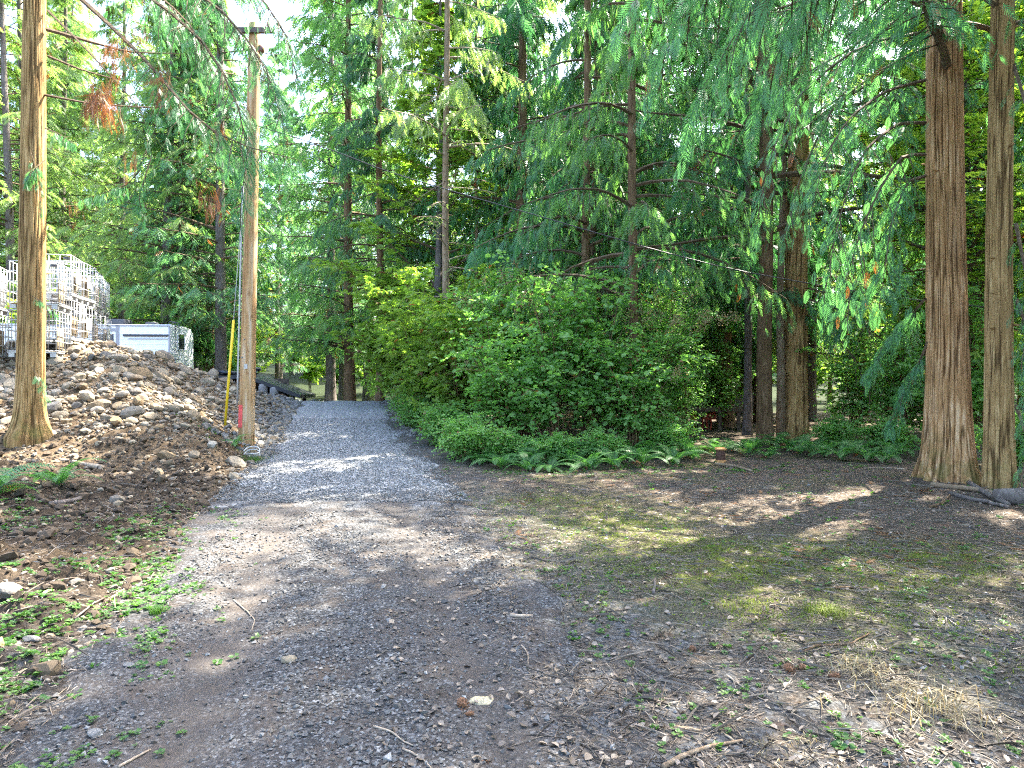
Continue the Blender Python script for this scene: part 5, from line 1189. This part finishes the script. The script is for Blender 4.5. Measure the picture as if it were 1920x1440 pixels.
for k, (x_, h_) in enumerate([(.15, .42), (.62, .30)]):
    mb = MB(); tube([(0, 0, -.2), (0, 0, h_ * .3), (0, 0, h_ * .7), (0, 0, h_ - .03), (0, 0, h_)], [.17, .19, .19, .17, .15], 18, mb=mb); o = mb.build('barrel', M['barrel'], smooth=True); o.location = (-10.5 + x_, 28.85, z0 + .05); tag(o, ('left' if k == 0 else 'right') + ' pale barrel of the pair under the black shed roof', 'barrel', 'barrels under the black roof')
for k, (x_, y_, s_, lab) in enumerate([(-1.65, .5, (1.2, 1.3, .24), 'flat dark rolled tarp on the shed roof, left'), (-.75, .6, (.8, 1.2, .28), 'dark rolled tarp on the shed roof, right'), (-.95, 1.6, (.75, .8, .34), 'rounded dark bundle behind the tarps on the shed roof')]):
    mb = MB(); T, Fs = ico(3, 60 + k, (1, 1, 1), .05); T = T / np.abs(T).max(0); mb.add(T * np.array(s_) / 2, Fs); o = mb.build('tarp_bundle', M['tarp'], smooth=True); o.location = (-10.5 + x_, 29 + y_, 1.99 + s_[2] * .42 + (.12 if k == 2 else -.02)); o.rotation_euler = (0, 0, .2 * k); tag(o, lab, 'tarp')

# ------------------------------------------------------------------ shelter and house in the wood, rusty post
sx_, sy_ = P(1335, 800, 24)[0], 24.0; zg = hz(sx_, sy_); shl = empty('wooden_shelter', (sx_, sy_, zg)); tag(shl, 'dark wooden shelter with a red panel deep among the trunks behind the ferns', 'shelter')
zr_ = CAMZ - (768 - 720) / 1300 * 24 - zg
mb = MB(); box(mb, (.05, .6, zr_ + .02), (2.1, 1.6, .16)); kid(mb.build('roof', M['dark_wood']), shl)
for x_ in (-.9, -.45, .25, .9):
    mb = MB(); box(mb, (x_, -.05, zr_ / 2 - .1), (.11, .11, zr_ + .1)); kid(mb.build('post', M['dark_wood']), shl)
mb = MB(); box(mb, (-.2, .35, zr_ * .7), (.9, .05, zr_ * .42)); kid(mb.build('panel', M['red_wood']), shl)
for x_ in (-.55, -.4, -.25, -.1, .05):
    mb = MB(); box(mb, (x_, .30, zr_ * .35), (.05, .05, zr_ * .8)); kid(mb.build('slat', M['red_wood']), shl)
hx, hy = P(1350, 640, 36)[0], 36.0; zg = hz(hx, hy); hs = empty('grey_house', (hx, hy, zg)); tag(hs, 'grey building glimpsed through the branches above the dark shelter', 'house')
for (nm, c, s, m_) in [('wall', (0, 1.5, 1.55), (4.2, 3.0, 3.1), 'grey_wall'), ('eave', (0, -.1, 3.2), (4.8, .5, .14), 'white_alu')]:
    mb = MB(); box(mb, c, s); kid(mb.build(nm, M[m_]), hs)
mb = MB(); mb.add([[-2.4, -.3, 3.28], [2.4, -.3, 3.28], [2.4, 1.5, 4.0], [-2.4, 1.5, 4.0], [-2.4, 3.3, 3.28], [2.4, 3.3, 3.28]], [[0, 1, 2, 3], [3, 2, 5, 4]]); kid(mb.build('roof', M['grey_trim']), hs)
mb = MB(); box(mb, (.4, -.02, 1.9), (1.0, .06, 1.0)); kid(mb.build('window', M['glass_dark']), hs)
rp = P(1351, 865, 14.4); zg = hz(rp[0], 14.4); po = empty('short_post', (rp[0], 14.4, zg)); tag(po, 'short rusty round post with orange rims standing at the edge of the clearing', 'post')
mb = MB(); tube([(0, 0, -.1), (0, 0, .05), (0, 0, .15), (0, 0, .27)], .095, 24, mb=mb); kid(mb.build('shaft', M['rust'], smooth=True), po)
mb = MB(); tube([(0, 0, .262), (0, 0, .30), (0, 0, .305)], [.118, .118, .10], 24, mb=mb); kid(mb.build('top_rim', M['orange_rim']), po)
mb = MB(); tube([(0, 0, -.02), (0, 0, .045), (0, 0, .05)], [.108, .108, .10], 24, mb=mb); kid(mb.build('bottom_rim', M['orange_rim']), po)

from collections import defaultdict
byl = defaultdict(list)
for o in C.objects:
    if o.get('category') in ('tree', 'fern', 'shrub') and o.parent is None and o.location.y > 2 and abs(o.location.x) < .8 * o.location.y: byl[o['label']].append(o)
ORD = ['leftmost', 'second from left', 'third from left', 'fourth from left', 'fifth from left', 'sixth from left', 'seventh from left', 'eighth from left', 'ninth from left', 'tenth from left']
for lab_, os_ in byl.items():
    if len(os_) < 2: continue
    os_.sort(key=lambda o: o.location.x / o.location.y); w_ = ORD[:len(os_) - 1] + ['further right'] * max(0, len(os_) - 1 - len(ORD))
    base_ = ' '.join(lab_.replace('tall ', '').replace('leafy ', '').split()[:13])
    for o, q in zip(os_, w_ + ['rightmost']): o['label'] = base_ + ', ' + q
unused = [p for p in (firA, firB, firC, cedA, hemA, broad) if p not in USED]
for o in unused:
    for c in KIDS.get(o, []): bpy.data.objects.remove(c)
    bpy.data.objects.remove(o)
open('/tmp/tris','w').write(str(sum(len(m.polygons) for m in bpy.data.meshes))) if False else None
